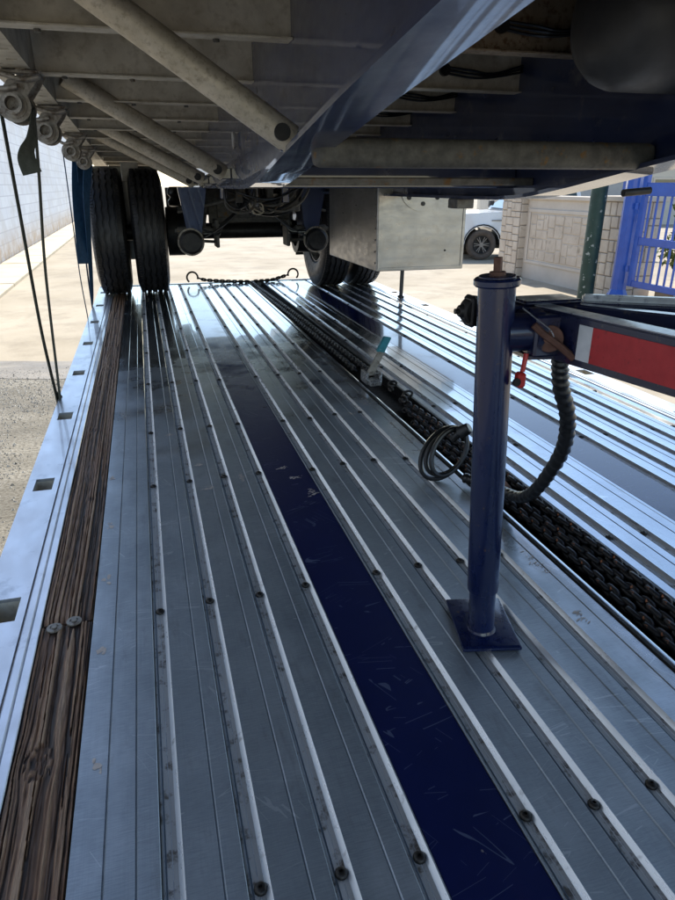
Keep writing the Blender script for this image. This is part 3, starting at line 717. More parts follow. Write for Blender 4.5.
for x in (.0, 1.82):   # mudguard brackets above the duals
    bm = BM(); box(bm, x - .13, x + .02, 6.6, 6.62, .93, 1.09, .004); box(bm, x - .085, x - .03, 6.6, 6.62, .82, .9295, .004); upart('rear_stay', bm, 'grimy_aluminium')
# shocks, U-bolts, air lines and stays crowding the axle
for x, sg in ((.40, 1), (1.36, -1)):
    bm = BM(); cyl(bm, (x + sg*.12, 5.75, .86), (x + sg*.10, 6.15, .52), .028, n=14, bev=.004); cyl(bm, (x + sg*.11, 5.95, .69), (x + sg*.10, 6.15, .52), .035, n=14, bev=.004); upart('shock_absorber', bm, 'rusty_tube')
    for yy in (6.16, 6.34):
        bm = BM(); tube(bm, smooth_path([(x - .06, yy, .74), (x - .06, yy, .48), (x - .03, yy, .43), (x + .03, yy, .43), (x + .06, yy, .48), (x + .06, yy, .74)], 5), .012, 8); upart('u_bolt', bm, 'rusty_tube')
    bm = BM(); box(bm, x - .09, x + .09, 6.12, 6.38, .70, .722, .004); upart('spring_seat', bm, 'rusty_tube')
    bm = BM(); cyl(bm, (x - sg*.13, 5.60, .56), (x + sg*.13, 5.60, .56), .03, n=16, bev=.003); cyl(bm, (x - sg*.15, 5.60, .56), (x + sg*.15, 5.60, .56), .016, n=8); upart('pivot_bolt', bm, 'rusty_tube')
    bm = BM(); box(bm, x + sg*.17, x + sg*.20, 5.62, 5.80, .42, .64, .008); cyl(bm, (x + sg*.15, 5.66, .60), (x + sg*.24, 5.66, .60), .018, n=10); upart('slack_adjuster', bm, 'rusty_tube')
    bm = BM(); cyl(bm, (x + sg*.02, 5.68, .475), (x + sg*.19, 5.72, .46), .012, n=8); cyl(bm, (x - sg*.12, 5.56, .70), (x + sg*.34, 5.56, .80), .011, n=8); upart('push_rod', bm, 'rusty_tube')
rgh = random.Random(11)
for k in range(12):
    x0 = rgh.uniform(.62, .95); x1 = x0 + rgh.uniform(.15, .45); zs = rgh.uniform(.66, .82); yy = rgh.uniform(5.34, 5.7)
    bm = BM(); tube(bm, smooth_path([(x0, yy, .90), (x0 + .02*rgh.uniform(-1, 1), yy - .02, zs + .05), ((x0 + x1)/2, yy - .04, zs), (x1, yy - .02, zs + rgh.uniform(.02, .08)), (x1 + .03, yy, .90)], 7), rgh.uniform(.005, .011), 7); upart('air_line', bm, rgh.choice(['black_rubber', 'rusty_tube', 'grimy_pipe', 'black_rubber']))
for k in range(5):
    x0 = .6 + .12*k; bm = BM(); box(bm, x0, x0 + .05, 5.36, 5.42, .80 - .03*(k % 3), .889, .004); upart('bracket', bm, 'rusty_tube' if k % 2 else 'navy_frame')
bm = BM(); box(bm, .55, 1.25, 5.9, 5.93, .60, .80, .004); box(bm, .62, 1.18, 5.88, 5.8995, .64, .76, .004); upart('axle_stay_plate', bm, 'rusty_tube')
bm = BM(); tube(bm, [(.88 + .045*cos(.55*k), 5.5 - .004*k + .0, .73 + .045*sin(.55*k)) for k in range(46)], .006, 6); upart('coiled_air_line', bm, 'grimy_pipe')
# bolts and clips along the near cross members and web
for y in XM:
    if 1.2 < y < 4.5:
        for xx in (-.2, .02, .24):
            bm = BM(); cyl(bm, (xx, y + .018, zu(y) - .007), (xx, y + .018, zu(y) - .0002), .009, n=6); upart('bolt', bm, 'rusty_tube')
# stainless tool box
tb = bpy.data.objects.new('tool_box', None); C.objects.link(tb); tb.parent = up; tb.location = (1.41, 4.05, .385)
bm = BM(); box(bm, 0, .605, 0, 1.13, 0, .70, .004); mk('box_shell', bm, 'stainless', tb, 30)
bm = BM()    # half-round stiffener with three holes on the front
n = 24; pts = [(.30 + .15*cos(pi + pi*k/n), .485 + .125*sin(pi + pi*k/n)) for k in range(n+1)]
A = [bm.verts.new((x, -.006, z)) for x, z in pts]; B = [bm.verts.new((x, -.001, z)) for x, z in pts]
for k in range(n): bm.faces.new((A[k], A[k+1], B[k+1], B[k]))
bm.faces.new((A[n], A[0], B[0], B[n])); bm.faces.new(A); bm.faces.new(B[::-1]); mk('gusset_plate', bm, 'stainless', tb, 30)
for k, (x, z) in enumerate(((.205, .440), (.30, .405), (.395, .440))):
    bm = BM(); cyl(bm, (x, -.012, z), (x, -.0062, z), .013, n=14); mk('bolt', bm, 'black_steel', tb)
for x, z in ((.47, .12),):
    bm = BM(); cyl(bm, (x, -.005, z), (x, -.0005, z), .006, n=10); mk('rivet', bm, 'black_steel', tb)
bm = BM(); box(bm, .008, .022, -.0045, -.0005, .01, .69, .001); box(bm, .583, .597, -.0045, -.0005, .01, .69, .001); box(bm, .0225, .5825, -.0045, -.0005, .01, .022, .001); mk('folded_edge', bm, 'stainless', tb, 30)
for k in range(7):
    bm = BM(); z = .05 + .07*k; cyl(bm, (-.004, .03, z), (-.0003, .03, z), .006, n=8); mk('rivet', bm, 'stainless', tb)
for z in (.5,):
    bm = BM(); box(bm, -.006, -.0005, .02, .05, z, z + .02, .001); mk('rivet', bm, 'bright_steel', tb)

W1 = 2.62
# strap winches under the left rail
def winch(y, full=True):
    wn = bpy.data.objects.new('strap_winch', None); C.objects.link(wn); wn.parent = up; wn.location = (-.345, y, zu(y))
    def plate(yy, nm):
        bm = BM(); pts = []
        for k in range(19): a = radians(150 + 240*k/18); pts.append((-.012 + .052*cos(a), -.100 + .052*sin(a)))
        pts += [(.060, -.04), (.085, -.001), (.055, -.001), (.02, -.022), (-.02, -.03)]
        A = [bm.verts.new((x, yy, z)) for x, z in pts]; B = [bm.verts.new((x, yy + .007, z)) for x, z in pts]
        for k in range(len(pts)): bm.faces.new((A[k], A[(k+1) % len(pts)], B[(k+1) % len(pts)], B[k]))
        bm.faces.new(A); bm.faces.new(B[::-1]); mk(nm, bm, 'winch_steel', wn, 30)
    plate(-.065, 'side_plate'); plate(.065, 'side_plate')
    M = Matrix.Translation((-.012, 0, -.100)) @ Matrix.Rotation(pi/2, 4, 'Z')
    bm = BM(); lathe(bm, [(.105, .021), (.105, .030), (.072, .030), (.0725, .040), (.0655, .040), (.0655, .021)], 24, M, True)
    mk('drum_cap', bm, 'winch_steel', wn, 40); bm = BM(); lathe(bm, [(-.105, .021), (-.105, .030), (-.072, .030), (-.0725, .040), (-.0655, .040), (-.0655, .021)], 24, M, True)
    mk('drum_cap', bm, 'winch_steel', wn, 40)
    bm = BM(); lathe(bm, [(-.058, .0001), (-.058, .030), (.064, .030), (.064, .0001)], 20, M, False); mk('drum', bm, 'black_steel', wn, 40)
    bm = BM(); lathe(bm, [(-.05, .031), (-.05, .045), (.055, .045), (.055, .031)], 24, M, True); mk('strap_roll', bm, 'olive_webbing', wn, 40)
    bm = BM(); tube(bm, smooth_path([(.01, -.09, -.052), (-.045, -.09, -.058), (-.07, -.09, -.035), (-.058, -.09, -.012), (-.03, -.09, -.016), (.03, -.09, -.03), (.08, -.09, -.022)], 6), .0085, 8); mk('pawl', bm, 'winch_steel', wn, 60)
    bm = BM(); box(bm, -.035, .075, -.075, .08, -.0125, -.001, .002); mk('track_shoe', bm, 'winch_steel', wn, 30)
    return wn
WY = [W1, 3.42, 4.55, 5.5, 1.78]
for y in WY: winch(y)
bm = BM(); box(bm, -.41, -.38, 1.95, 2.05, zu(2) - .03, zu(2) - .001, .004); upart('rail_clip', bm, 'winch_steel')

# straps
def strap_y(y, drop_y, name, label, mat, w=.05):
    z0 = zu(y) - .105
    s = thing(name, label, 'strap', (-.45, drop_y, 0), 0, 'straps from the winches to the deck edge')
    P = smooth_path([(-.408, y, z0), (-.425, y + (drop_y-y)*.3, z0*.7), (-.448, y + (drop_y-y)*.7, z0*.3), (-.4515, drop_y, .0), (-.4515, drop_y + .003, -.10)], 6)
    bm = BM(); ribbon(bm, rel(s, P), (0, 1, 0), w, .004); mk('webbing', bm, mat, s, 0)
    return s
s1 = strap_y(W1, 3.06, 'tie_down_strap', 'olive strap nearest the viewer with a folded loose tail, pulled to the deck edge', 'olive_webbing')
z0 = zu(W1) - .105
P = smooth_path([(-.307, W1, z0), (-.33, W1 + .06, z0 - .2), (-.385, 2.85, z0*.5), (-.436, 3.05, .03), (-.4475, 3.10, .012)], 6)
bm = BM(); ribbon(bm, rel(s1, P), (0, 1, 0), .05, .004); mk('return_strand', bm, 'olive_webbing', s1, 0)
P = smooth_path([(-.312, W1 - .02, z0 + .015), (-.313, W1 - .03, z0 - .04), (-.322, W1 - .04, z0 - .09), (-.340, W1 - .05, z0 - .13), (-.345, W1 - .055, z0 - .16), (-.335, W1 - .06, z0 - .20)], 8)
bm = BM(); ribbon(bm, rel(s1, P), (0, 1, 0), .062, .003, tw=lambda q: (1.3*max(0, q - .15), 1 - .6*q, .5*q)); mk('loose_tail', bm, 'olive_webbing', s1, 0)
s2 = strap_y(5.5, 5.62, 'tie_down_strap', 'blue strap with hanging wide tail beside the left dual tyres', 'blue_webbing', .1)
z0 = zu(5.5) - .105
P = smooth_path([(-.40, 5.5, z0), (-.425, 5.45, z0 - .2), (-.44, 5.42, z0 - .45), (-.45, 5.4, z0 - .70)], 6)
bm = BM(); ribbon(bm, rel(s2, P), (.3, 1, 0), .12, .004, tw=lambda q: (.75, 1, 0)); mk('loose_tail', bm, 'blue_webbing', s2, 0)
P = smooth_path([(-.33, 5.5, z0), (-.365, 5.42, z0 - .2), (-.385, 5.42, z0 - .42), (-.43, 5.55, .15), (-.444, 5.6, .012)], 6)
bm = BM(); ribbon(bm, rel(s2, P), (.3, 1, 0), .075, .004, tw=lambda q: (.9*(1-q), 1, 0)); mk('return_strand', bm, 'blue_webbing', s2, 0)
s3 = strap_y(4.55, 5.1, 'tie_down_strap', 'thin strap from the third winch, between the olive strap and the blue strap', 'blue_webbing', .03)
# right-hand strap
z0 = zu(5.3)
s4 = thing('tie_down_strap', 'black strap behind the steel tool box, down to the right deck edge', 'strap', (2.08, 5.3, 0), 0, 'straps from the winches to the deck edge')
bm = BM(); P = smooth_path([(2.12, 5.3, z0 - .002), (2.10, 5.3, .8), (2.085, 5.3, .4), (2.075, 5.3, .004)], 6); ribbon(bm, rel(s4, P), (1, .1, 0), .035, .004); mk('webbing', bm, 'black_webbing', s4, 0)
bm = BM(); box(bm, -.025, .015, -.03, .03, .0015, .02, .003); mk('hook', bm, 'black_steel', s4)

# ------------------------------------------------------------------ transport chain in the tray
def link_mesh(p=.030, wd=.034, r=.0078):
    bm = BM(); path = []; h = p/2 + r*.8; q = wd/2 - r
    for k in range(6): a = -pi/2 + pi*k/5; path.append((q*sin(a), h - q + q*cos(a), 0))
    for k in range(6): a = pi/2 + pi*k/5; path.append((q*sin(a), -(h - q) + q*cos(a), 0))
    tube(bm, path, r, 6, True); me = bpy.data.meshes.new('chain_link'); bmesh.ops.recalc_face_normals(bm, faces=bm.faces); bm.to_mesh(me); bm.free(); me.shade_smooth(); return me
lm = link_mesh(); lm.materials.append(MATS['chain_black']); lr = lm.copy(); lr.materials.clear(); lr.materials.append(MATS['chain_rust'])
def lay_chain(root, pts, pitch=.030, rust=.06, roll0=0.0):
    P = smooth_path(pts, 24); d = [0]
    for a, b in zip(P, P[1:]): d.append(d[-1] + (b - a).length)
    L = d[-1]; n = int(L/pitch); j = 0
    for k in range(n):
        s = (k + .5)*pitch
        while d[j+1] < s: j += 1
        q = P[j].lerp(P[j+1], (s - d[j])/(d[j+1] - d[j])); dr = (P[j+1] - P[j]).normalized()
        o = link('chain_link', lr if random.random() < rust else lm, root, q - root.location)
        o.rotation_euler = (dr.to_track_quat('Y', 'Z') @ Matrix.Rotation(roll0 + (pi/2 if k % 2 else 0) + random.uniform(-.25, .25), 3, 'Y').to_quaternion()).to_euler()
ch = thing('transport_chain', 'heavy black chain with rust spots lying in the middle tray of the deck', 'chain', (1.02, 3, -.044))
lay_chain(ch, [(1.080, .55, -.002), (1.074, .9, .003), (1.082, 1.2, .002), (1.076, 1.45, .004), (1.083, 1.75, .0), (1.066, 2.05, -.004), (1.074, 2.3, -.006), (1.055, 2.66, -.010)], roll0=.7, rust=.5)
lay_chain(ch, [(1.046, .62, -.014), (1.040, .95, -.010), (1.052, 1.2, -.012), (1.040, 1.5, -.012), (1.048, 1.75, -.014), (1.030, 2.1, -.018), (1.042, 2.3, -.018), (1.03, 2.55, -.020)], roll0=.8, rust=.5)
lay_chain(ch, [(1.012, .7, -.024), (1.006, 1.0, -.022), (1.016, 1.3, -.022), (1.008, 1.8, -.024), (1.006, 2.4, -.026)], roll0=.5, rust=.5)
lay_chain(ch, [(1.062, .8, -.030), (1.066, 1.5, -.030), (1.058, 1.9, -.030)], roll0=.3, rust=.0)
lay_chain(ch, [(1.062, 3.12, -.002), (1.058, 3.8, -.006), (1.05, 4.6, -.006), (1.03, 5.4, -.006), (1.0, 6.2, -.004), (.985, 6.55, .016)], roll0=.7, rust=.02)
lay_chain(ch, [(1.012, 3.2, -.014), (1.014, 3.9, -.016), (1.008, 4.7, -.016), (.99, 5.4, -.014), (.97, 6.1, -.010)], roll0=.6, rust=.02)
# hook ends at the deck's far edge
for s, xe in ((-1, .42), (1, 1.42)):
    lay_chain(ch, [(.985, 6.56, .014), (.985 + s*.2, 6.60, .018), (xe - s*.14, 6.62, .035), (xe - s*.05, 6.63, .06)], rust=0)
    bm = BM(); P = [(xe - ch.location.x - s*.05 + s*.0, 3.63, .104)] + [(xe - ch.location.x + .052*cos(a)*(-s) + 0, 3.63, .108 + .052*sin(a)) for a in [radians(-35 - 250*k/14) if False else radians(-20 + 250*k/14) for k in range(15)]]
    tube(bm, P[1:], .009, 8); mk('hook', bm, 'chain_black', ch)
# lever binder with teal handle
lb = thing('chain_binder', 'small chain binder with upright teal-tipped lever beside the chain tray', 'binder', (1.02, 2.93, .0))
bm = BM(); box(bm, -.050, .008, -.095, -.02, .004, .030, .004); box(bm, -.058, -.046, -.06, .03, .004, .062, .003); box(bm, .010, .022, -.06, .03, .004, .062, .003); cyl(bm, (-.062, -.01, .046), (.028, -.01, .046), .009, n=12); mk('body', bm, 'bright_steel', lb)
bm = BM(); a = Vector((-.03, -.02, .04)); b = Vector((.035, -.01, .155)); c = Vector((.055, -.005, .225))
quadbox(bm, [a + Vector(q) for q in ((-.022, -.006, 0), (.022, -.006, 0), (.022, .006, 0), (-.022, .006, 0))] + [b + Vector(q) for q in ((-.016, -.006, 0), (.016, -.006, 0), (.016, .006, 0), (-.016, .006, 0))]); mk('lever', bm, 'winch_steel', lb)
bm = BM(); quadbox(bm, [b + Vector(q) for q in ((-.030, -.009, .0), (.010, -.009, -.012), (.010, .009, -.012), (-.030, .009, .0))] + [c + Vector(q) for q in ((-.010, -.009, .0), (.028, -.009, -.008), (.028, .009, -.008), (-.010, .009, .0))]); bmesh.ops.bevel(bm, geom=bm.edges[:], offset=.003, segments=2, affect='EDGES'); mk('handle_grip', bm, 'teal_paint', lb)
for q, rr in (((.05, -.13, .018), .022), ((.02, -.19, .014), .02), ((-.02, .09, .018), .024), ((.06, -.30, .016), .026), ((.02, -.36, .014), .022)):
    bm = BM(); ax = random.uniform(0, 3); tube(bm, [Vector(q) + Vector((rr*cos(u)*cos(ax), rr*cos(u)*sin(ax), rr*.6*sin(u) + .004)) for u in [2*pi*k/14 for k in range(14)]], .006, 6, True); mk('ring', bm, 'bolt_steel', lb)

# ------------------------------------------------------------------ small trailer's tongue on its jack
tg = thing('trailer_tongue', 'navy drawbar with red and white reflective tape standing on a navy jack post', 'trailer', (.615, 1.03, 0))
OX = tg.location
def tpart(name, bm, mat, parent=tg, smooth=35):
    bmesh.ops.translate(bm, verts=bm.verts, vec=-OX); return mk(name, bm, mat, parent, smooth)
base = Vector((.617, 1.03, .005)); top = Vector((.580, 1.03, .752)); ax = (top - base).normalized()
jack = bpy.data.objects.new('jack', None); C.objects.link(jack); jack.parent = tg
bm = BM(); cyl(bm, base + ax*.115, top - ax*.012, .0325, n=40); tpart('outer_tube', bm, 'jack_paint', jack)
bm = BM(); cyl(bm, base, base + ax*.13, .0275, n=36); tpart('inner_tube', bm, 'jack_paint', jack)
bm = BM(); cyl(bm, base + ax*.106, base + ax*.120, .0318, n=36, bev=.002); tpart('tube_collar', bm, 'jack_paint', jack)
bm = BM(); cyl(bm, top - ax*.014, top, .0405, n=40, bev=.003); cyl(bm, top, top + ax*.004, .032, n=32, bev=.001); tpart('top_cap', bm, 'jack_paint', jack)
bm = BM(); cyl(bm, top + ax*.004, top + ax*.034, .0085, n=4); cyl(bm, top + ax*.004, top + ax*.010, .014, n=16); tpart('crank_stem', bm, 'rust_brown', jack)
bm = BM(); M = Matrix.Translation((.629, 1.048, 0)) @ Matrix.Rotation(radians(-13), 4, 'Z')
box(bm, -.062, .062, -.088, .088, .0022, .0105, .003, 2, M); quadbox(bm, [M @ Vector(q) for q in ((-.058, -.088, .0108), (.058, -.088, .0108), (.058, -.084, .0108), (-.058, -.084, .0108), (-.058, -.090, .0108), (.058, -.090, .0108), (.058, -.084, .013), (-.058, -.084, .013))])
tpart('foot_plate', bm, 'jack_paint', jack)
bm = BM(); cyl(bm, base + ax*.004, base + ax*.012, .031, .0278, n=32); tpart('weld_bead', bm, 'jack_paint', jack)
# swivel stub between post and drawbar
jz = .655
bm = BM(); cyl(bm, (.60, 1.03, jz), (.70, 1.02, jz), .034, n=28); lathe(bm, [(-.010, .036), (-.010, .043), (.010, .043), (.010, .036)], 28, Matrix.Translation((.655, 1.025, jz)), True); tpart('swivel_stub', bm, 'navy_paint')
# near arm: channel section carrying the tape

def arm(p0, p1, hw, hh, name, mat):
    p0, p1 = Vector(p0), Vector(p1)
    d = (p1 - p0).normalized(); s = d.cross(Vector((0, 0, 1))).normalized(); u = s.cross(d)
    bm = BM(); quadbox(bm, [p0 - s*hw - u*hh, p0 + s*hw - u*hh, p1 + s*hw - u*hh, p1 - s*hw - u*hh, p0 - s*hw + u*hh, p0 + s*hw + u*hh, p1 + s*hw + u*hh, p1 - s*hw + u*hh])
    bmesh.ops.bevel(bm, geom=bm.edges[:], offset=.003, segments=2, affect='EDGES'); tpart(name, bm, mat); return d, s, u
N0 = Vector((.692, 1.06, .652)); N1 = Vector((.918, -.20, .652))
d, s, u = arm(N0, N1, .020, .043, 'drawbar_arm', 'navy_paint')
bm = BM()        # lighter grey strip along the near arm's top face
quadbox(bm, [N0 - s*.018 + u*.0432 + d*.002, N0 + s*.018 + u*.0432 + d*.002, N1 + s*.018 + u*.0432, N1 - s*.018 + u*.0432, N0 - s*.018 + u*.045 + d*.002, N0 + s*.018 + u*.045 + d*.002, N1 + s*.018 + u*.045, N1 - s*.018 + u*.045]); tpart('top_strip', bm, 'tongue_top')
side = -1 if (-s).x < 0 else 1
ls = s*side*(1 if (s*side).x < 0 else -1)
ls = s if s.x < 0 else -s
def tape(t0, t1, mat):
    bm = BM(); P = []
    for off in (.0203, .0212):
        for tt, zz in ((t0, -.030), (t1, -.030), (t1, .030), (t0, .030)): P.append(N0 + d*tt + u*zz + ls*off)
    quadbox(bm, P); tpart('reflective_tape', bm, mat, smooth=0)
tape(.118, .148, 'tape_white'); tape(.1482, .45, 'tape_red'); tape(.4502, .75, 'tape_white'); tape(.7502, 1.05, 'tape_red')
F0 = Vector((.72, 1.125, .657)); F1 = Vector((1.86, .39, .657))
arm(F0, F1, .020, .038, 'drawbar_arm', 'navy_paint')
arm((.74, 1.10, .672), (1.42, .16, .672), .014, .022, 'drawbar_brace', 'navy_paint')
arm((.80, 1.09, .700), (1.86, .44, .700), .010, .006, 'drawbar_brace', 'tongue_top')
arm((.83, .86, .652), (1.075, .845, .652), .012, .03, 'drawbar_brace', 'navy_paint')
arm((.95, -.17, .652), (1.82, .40, .652), .03, .04, 'frame_cross_bar', 'navy_paint')
arm((.92, -.22, .60), (1.45, -1.0, .60), .03, .04, 'chassis_rail', 'navy_paint')
arm((1.85, .36, .60), (2.3, -.42, .60), .03, .04, 'chassis_rail', 'navy_paint')
bm = BM(); cyl(bm, (1.15, -.75, .29), (2.05, -.15, .29), .03); box(bm, 1.27, 1.33, -.72, -.66, .3, .58); box(bm, 1.97, 2.03, -.23, -.17, .3, .58); tpart('axle', bm, 'navy_paint')
for q in ((1.15, -.75, .292), (2.05, -.15, .292)):
    wh = bpy.data.objects.new('wheel', None); C.objects.link(wh); wh.parent = tg; wh.location = Vector(q) - OX; wh.rotation_euler = (0, 0, radians(34))
    bm = BM(); lathe(bm, tyre_profile(.29, .18, .17), 48, Matrix.Identity(4)); mk('tyre', bm, 'tyre_rubber', wh, 28)
    bm = BM(); lathe(bm, [(-.06, .172), (-.04, .15), (.02, .12), (.03, .06), (.03, .0001)], 28, Matrix.Identity(4), False); mk('rim', bm, 'rim_white', wh, 40)
# nose plate joining the arms, coupler beyond the post
bm = BM(); box(bm, .632, .70, 1.062, 1.13, .612, .694, .004); quadbox(bm, [(.64, 1.0, .61), (.735, .98, .61), (.74, 1.12, .61), (.64, 1.14, .61), (.64, 1.0, .616), (.735, .98, .616), (.74, 1.12, .616), (.64, 1.14, .616)]); box(bm, .66, .78, 1.06, 1.13, .6942, .702, .003); box(bm, .64, .70, .985, 1.06, .6165, .69, .004); tpart('nose_plate', bm, 'navy_paint')
bm = BM(); box(bm, .575, .645, 1.085, 1.12, .655, .69, .006); cyl(bm, (.578, 1.085, .683), (.578, 1.115, .683), .027, n=24, bev=.004); cyl(bm, (.545, 1.1, .684), (.572, 1.1, .684), .011, .016, n=18, bev=.002); cyl(bm, (.538, 1.1, .684), (.546, 1.1, .684), .005, n=12); box(bm, .562, .576, 1.082, 1.118, .655, .712, .005); tpart('coupler', bm, 'black_steel')
# rusty locking disc and lever on the stub
ax2 = Vector((-.62, -.78, .12)).normalized()
p = Vector((.668, .985, .650))
bm = BM(); cyl(bm, p, p + ax2*.006, .0235, n=28, bev=.001); cyl(bm, p + ax2*.006, p + ax2*.014, .009, n=16); tpart('lock_disc', bm, 'rust_brown')
bm = BM(); tube(bm, smooth_path([p + ax2*.010 + Vector((-.026, .012, .024)), p + ax2*.014 + Vector((-.010, .008, .010)), p + ax2*.014 + Vector((.012, -.010, -.008)), p + ax2*.012 + Vector((.034, -.030, -.030))], 6), .0065, 8); tpart('lock_lever', bm, 'rust_brown')
bm = BM(); tube(bm, smooth_path([(.612, .992, .705), (.632, .978, .688), (.650, .962, .672), (.656, .955, .660)], 6), .0012, 5); tpart('tether_wire', bm, 'bright_steel')
bm = BM(); tube(bm, smooth_path([(.634, 1.0, .622), (.631, .998, .605), (.629, .998, .59)], 5), .0045, 8); box(bm, .616, .632, .985, 1.005, .562, .590, .004); tpart('red_clip', bm, 'tag_red')
bm = BM(); cyl(bm, (.613, .985, .574), (.613, .990, .574), .0075, n=12); tpart('clip_ring', bm, 'black_steel')
# wrapped cable bundle from the drawbar down to the deck, and its loose loop
path = smooth_path([(.742, 1.055, .62), (.748, 1.06, .585), (.765, 1.07, .53), (.805, 1.09, .455), (.835, 1.13, .37), (.865, 1.21, .27), (.905, 1.32, .165), (.945, 1.44, .085), (.962, 1.56, .045), (.945, 1.66, .03), (.915, 1.72, .026)], 26)
def rf(i, k): return .0160 + .0016*sin((i*.9 + k*2*pi/12))
bm = BM(); tube(bm, path, .0165, 12, rf=rf); tpart('wrapped_cable', bm, 'black_rubber', smooth=50)
for k, (ra, rb, tz) in enumerate(((.10, .125, .0), (.088, .105, .02), (.075, .115, .04))):
    bm = BM(); c = Vector((.875, 1.80, .085 + .01*k))
    tube(bm, [c + Vector((ra*cos(a)*.8, .30*ra*sin(a) - .02*k, rb*.62*sin(a + .5))) for a in [2*pi*j/36 for j in range(36)]], .0078, 8, True); tpart('loose_cable', bm, 'black_rubber')
bm = BM(); cyl(bm, (.905, 1.76, .165), (.93, 1.74, .19), .022, .018, n=16, bev=.003); cyl(bm, (.89, 1.775, .14), (.906, 1.76, .166), .012, n=12); tpart('plug', bm, 'black_rubber')
bm = BM(); quadbox(bm, [(.975, 1.62, .002), (1.05, 1.66, .002), (1.05, 1.70, .002), (.975, 1.68, .002), (.985, 1.63, .07), (1.01, 1.65, .05), (1.01, 1.68, .05), (.985, 1.66, .07)]); tpart('wheel_chock', bm, 'rust_brown')

# ------------------------------------------------------------------ background right: stone boundary wall, gate, pole, pickup
def ashlar(a0, a1, b0, b1, big, rng):
    """random ashlar rectangles by recursive splitting."""
    w_, h_ = a1 - a0, b1 - b0
    if (w_ < big*1.25 and h_ < big*.95) or rng.random() < .06 and w_*h_ < big*big*1.6: return [(a0, a1, b0, b1)]
    if w_/h_ > rng.uniform(.9, 1.5):
        q = a0 + w_*rng.uniform(.34, .66); return ashlar(a0, q, b0, b1, big, rng) + ashlar(q, a1, b0, b1, big, rng)
    q = b0 + h_*rng.uniform(.34, .66); return ashlar(a0, a1, b0, q, big, rng) + ashlar(a0, a1, q, b1, big, rng)
sw = thing('boundary_wall', 'pale stone boundary wall with framed panel between two stone pillars', 'wall', (8.3, 12.3, GZ))
rng = random.Random(4)
def stones(parent, y0, y1, z0, z1, xface, big, axis='x', fixed=None, proud=.02):
    for a0, a1, b0, b1 in ashlar(y0, y1, z0, z1, big, rng):
        g = .008; pr = proud + rng.uniform(-.004, .005)
        bm = BM()
        if axis == 'x': box(bm, xface - pr, xface + .03, a0 + g, a1 - g, b0 + g, b1 - g, .010)
        else: box(bm, a0 + g, a1 - g, fixed - pr, fixed + .03, b0 + g, b1 - g, .010)
        mk('stone', bm, 'stone', parent, 30)
def sp(name, bm, mat, parent): return mk(name, bm, mat, parent, 30)
bm = BM(); box(bm, -.10, .10, -1.55, 1.20, 0, 1.66); panel = sp('panel', bm, 'render_wall', sw)
bm = BM()    # raised frame round the stone field
for q in ((-1.40, 1.10, 1.40, 1.47), (-1.40, 1.10, .34, .40), (-1.40, -1.33, .40, 1.40), (1.03, 1.10, .40, 1.40)): box(bm, -.125, -.1005, q[0], q[1], q[2], q[3], .006)
mk('panel_frame', bm, 'render_wall', panel, 30)
stones(panel, -1.30, 1.0, .43, 1.37, -.1005, .32, proud=.014)
bm = BM(); box(bm, -.16, .16, -1.55, 1.20, 1.662, 1.74, .01); sp('coping', bm, 'render_wall', sw)
for y0, y1, x0, x1, h in ((1.21, 2.0, -.26, .4, 1.80), (-2.32, -1.56, -.28, .4, 1.68)):
    bm = BM(); box(bm, x0, x1, y0, y1, 0, h); pl = sp('pillar', bm, 'mortar', sw)
    stones(pl, y0, y1, .02, h, x0, .30, proud=.02)
    stones(pl, x0, x1, .02, h, 0, .30, 'y', y0, .02)
    bm = BM(); box(bm, x0 - .06, x1 + .06, y0 - .06, y1 + .06, h + .001, h + .09, .012); mk('pillar_cap', bm, 'render_wall', pl, 30)
# gate
gt = thing('steel_gate', 'bright blue steel bar gate with thick post beside the stone pillar', 'gate', (8.0, 9.88, GZ))
bm = BM(); cyl(bm, (-.05, 0, .25), (-.05, 0, 3.1), .13, n=8); cyl(bm, (-.05, 0, 0), (-.05, 0, .25), .24, .13, n=8); sp('gate_post', bm, 'gate_blue', gt)
bm = BM(); box(bm, .05, .13, .17, .42, .35, 3.0, .01); sp('side_plate', bm, 'gate_blue', gt)
for z in (.62, 1.62):
    bm = BM(); cyl(bm, (-.08, -.20, z - .05), (-.08, -.20, z + .05), .04, n=12); sp('hinge', bm, 'gate_blue', gt)
for a, b, c_, d_ in ((-.36, -.26, .34, 2.3), (-3.6, -3.5, .34, 2.3)):
    bm = BM(); box(bm, -.10, -.02, a, b, c_, d_, .006); sp('stile', bm, 'gate_blue', gt)
for z0, z1 in ((.34, .44), (1.02, 1.14), (1.78, 1.98), (2.2, 2.3)):
    bm = BM(); box(bm, -.09, -.03, -3.499, -.361, z0, z1, .006); sp('rail', bm, 'gate_blue', gt)
b0 = BM(); box(b0, -.013, .013, -.013, .013, .4405, 1.0195); lo_ = mk('bar', b0, 'gate_blue', gt, 0); lo_.location = (-.06, -.46, 0)
b0 = BM(); box(b0, -.013, .013, -.013, .013, 1.1405, 1.7795); hi_ = mk('bar', b0, 'gate_blue', gt, 0); hi_.location = (-.06, -.46, 0)
for k in range(1, 20):
    for src in (lo_, hi_):
        o = src.copy(); C.objects.link(o); o.location = (-.06, -.46 - .155*k, 0)
for nm, y0, y1, mt, lb_ in (('kerb_block', -.62, -.20, 'block_orange', 'tan concrete block under the blue gate beside its post'), ('kerb_block', -3.0, -.63, 'block_white', 'long pale concrete block under the blue gate')):
    bm = BM(); box(bm, .0, .5, y0, y1, 0, .30, .012); o = mk(nm, bm, mt); o.location = (8.42, 9.72, GZ); tag(o, lb_, 'concrete block')
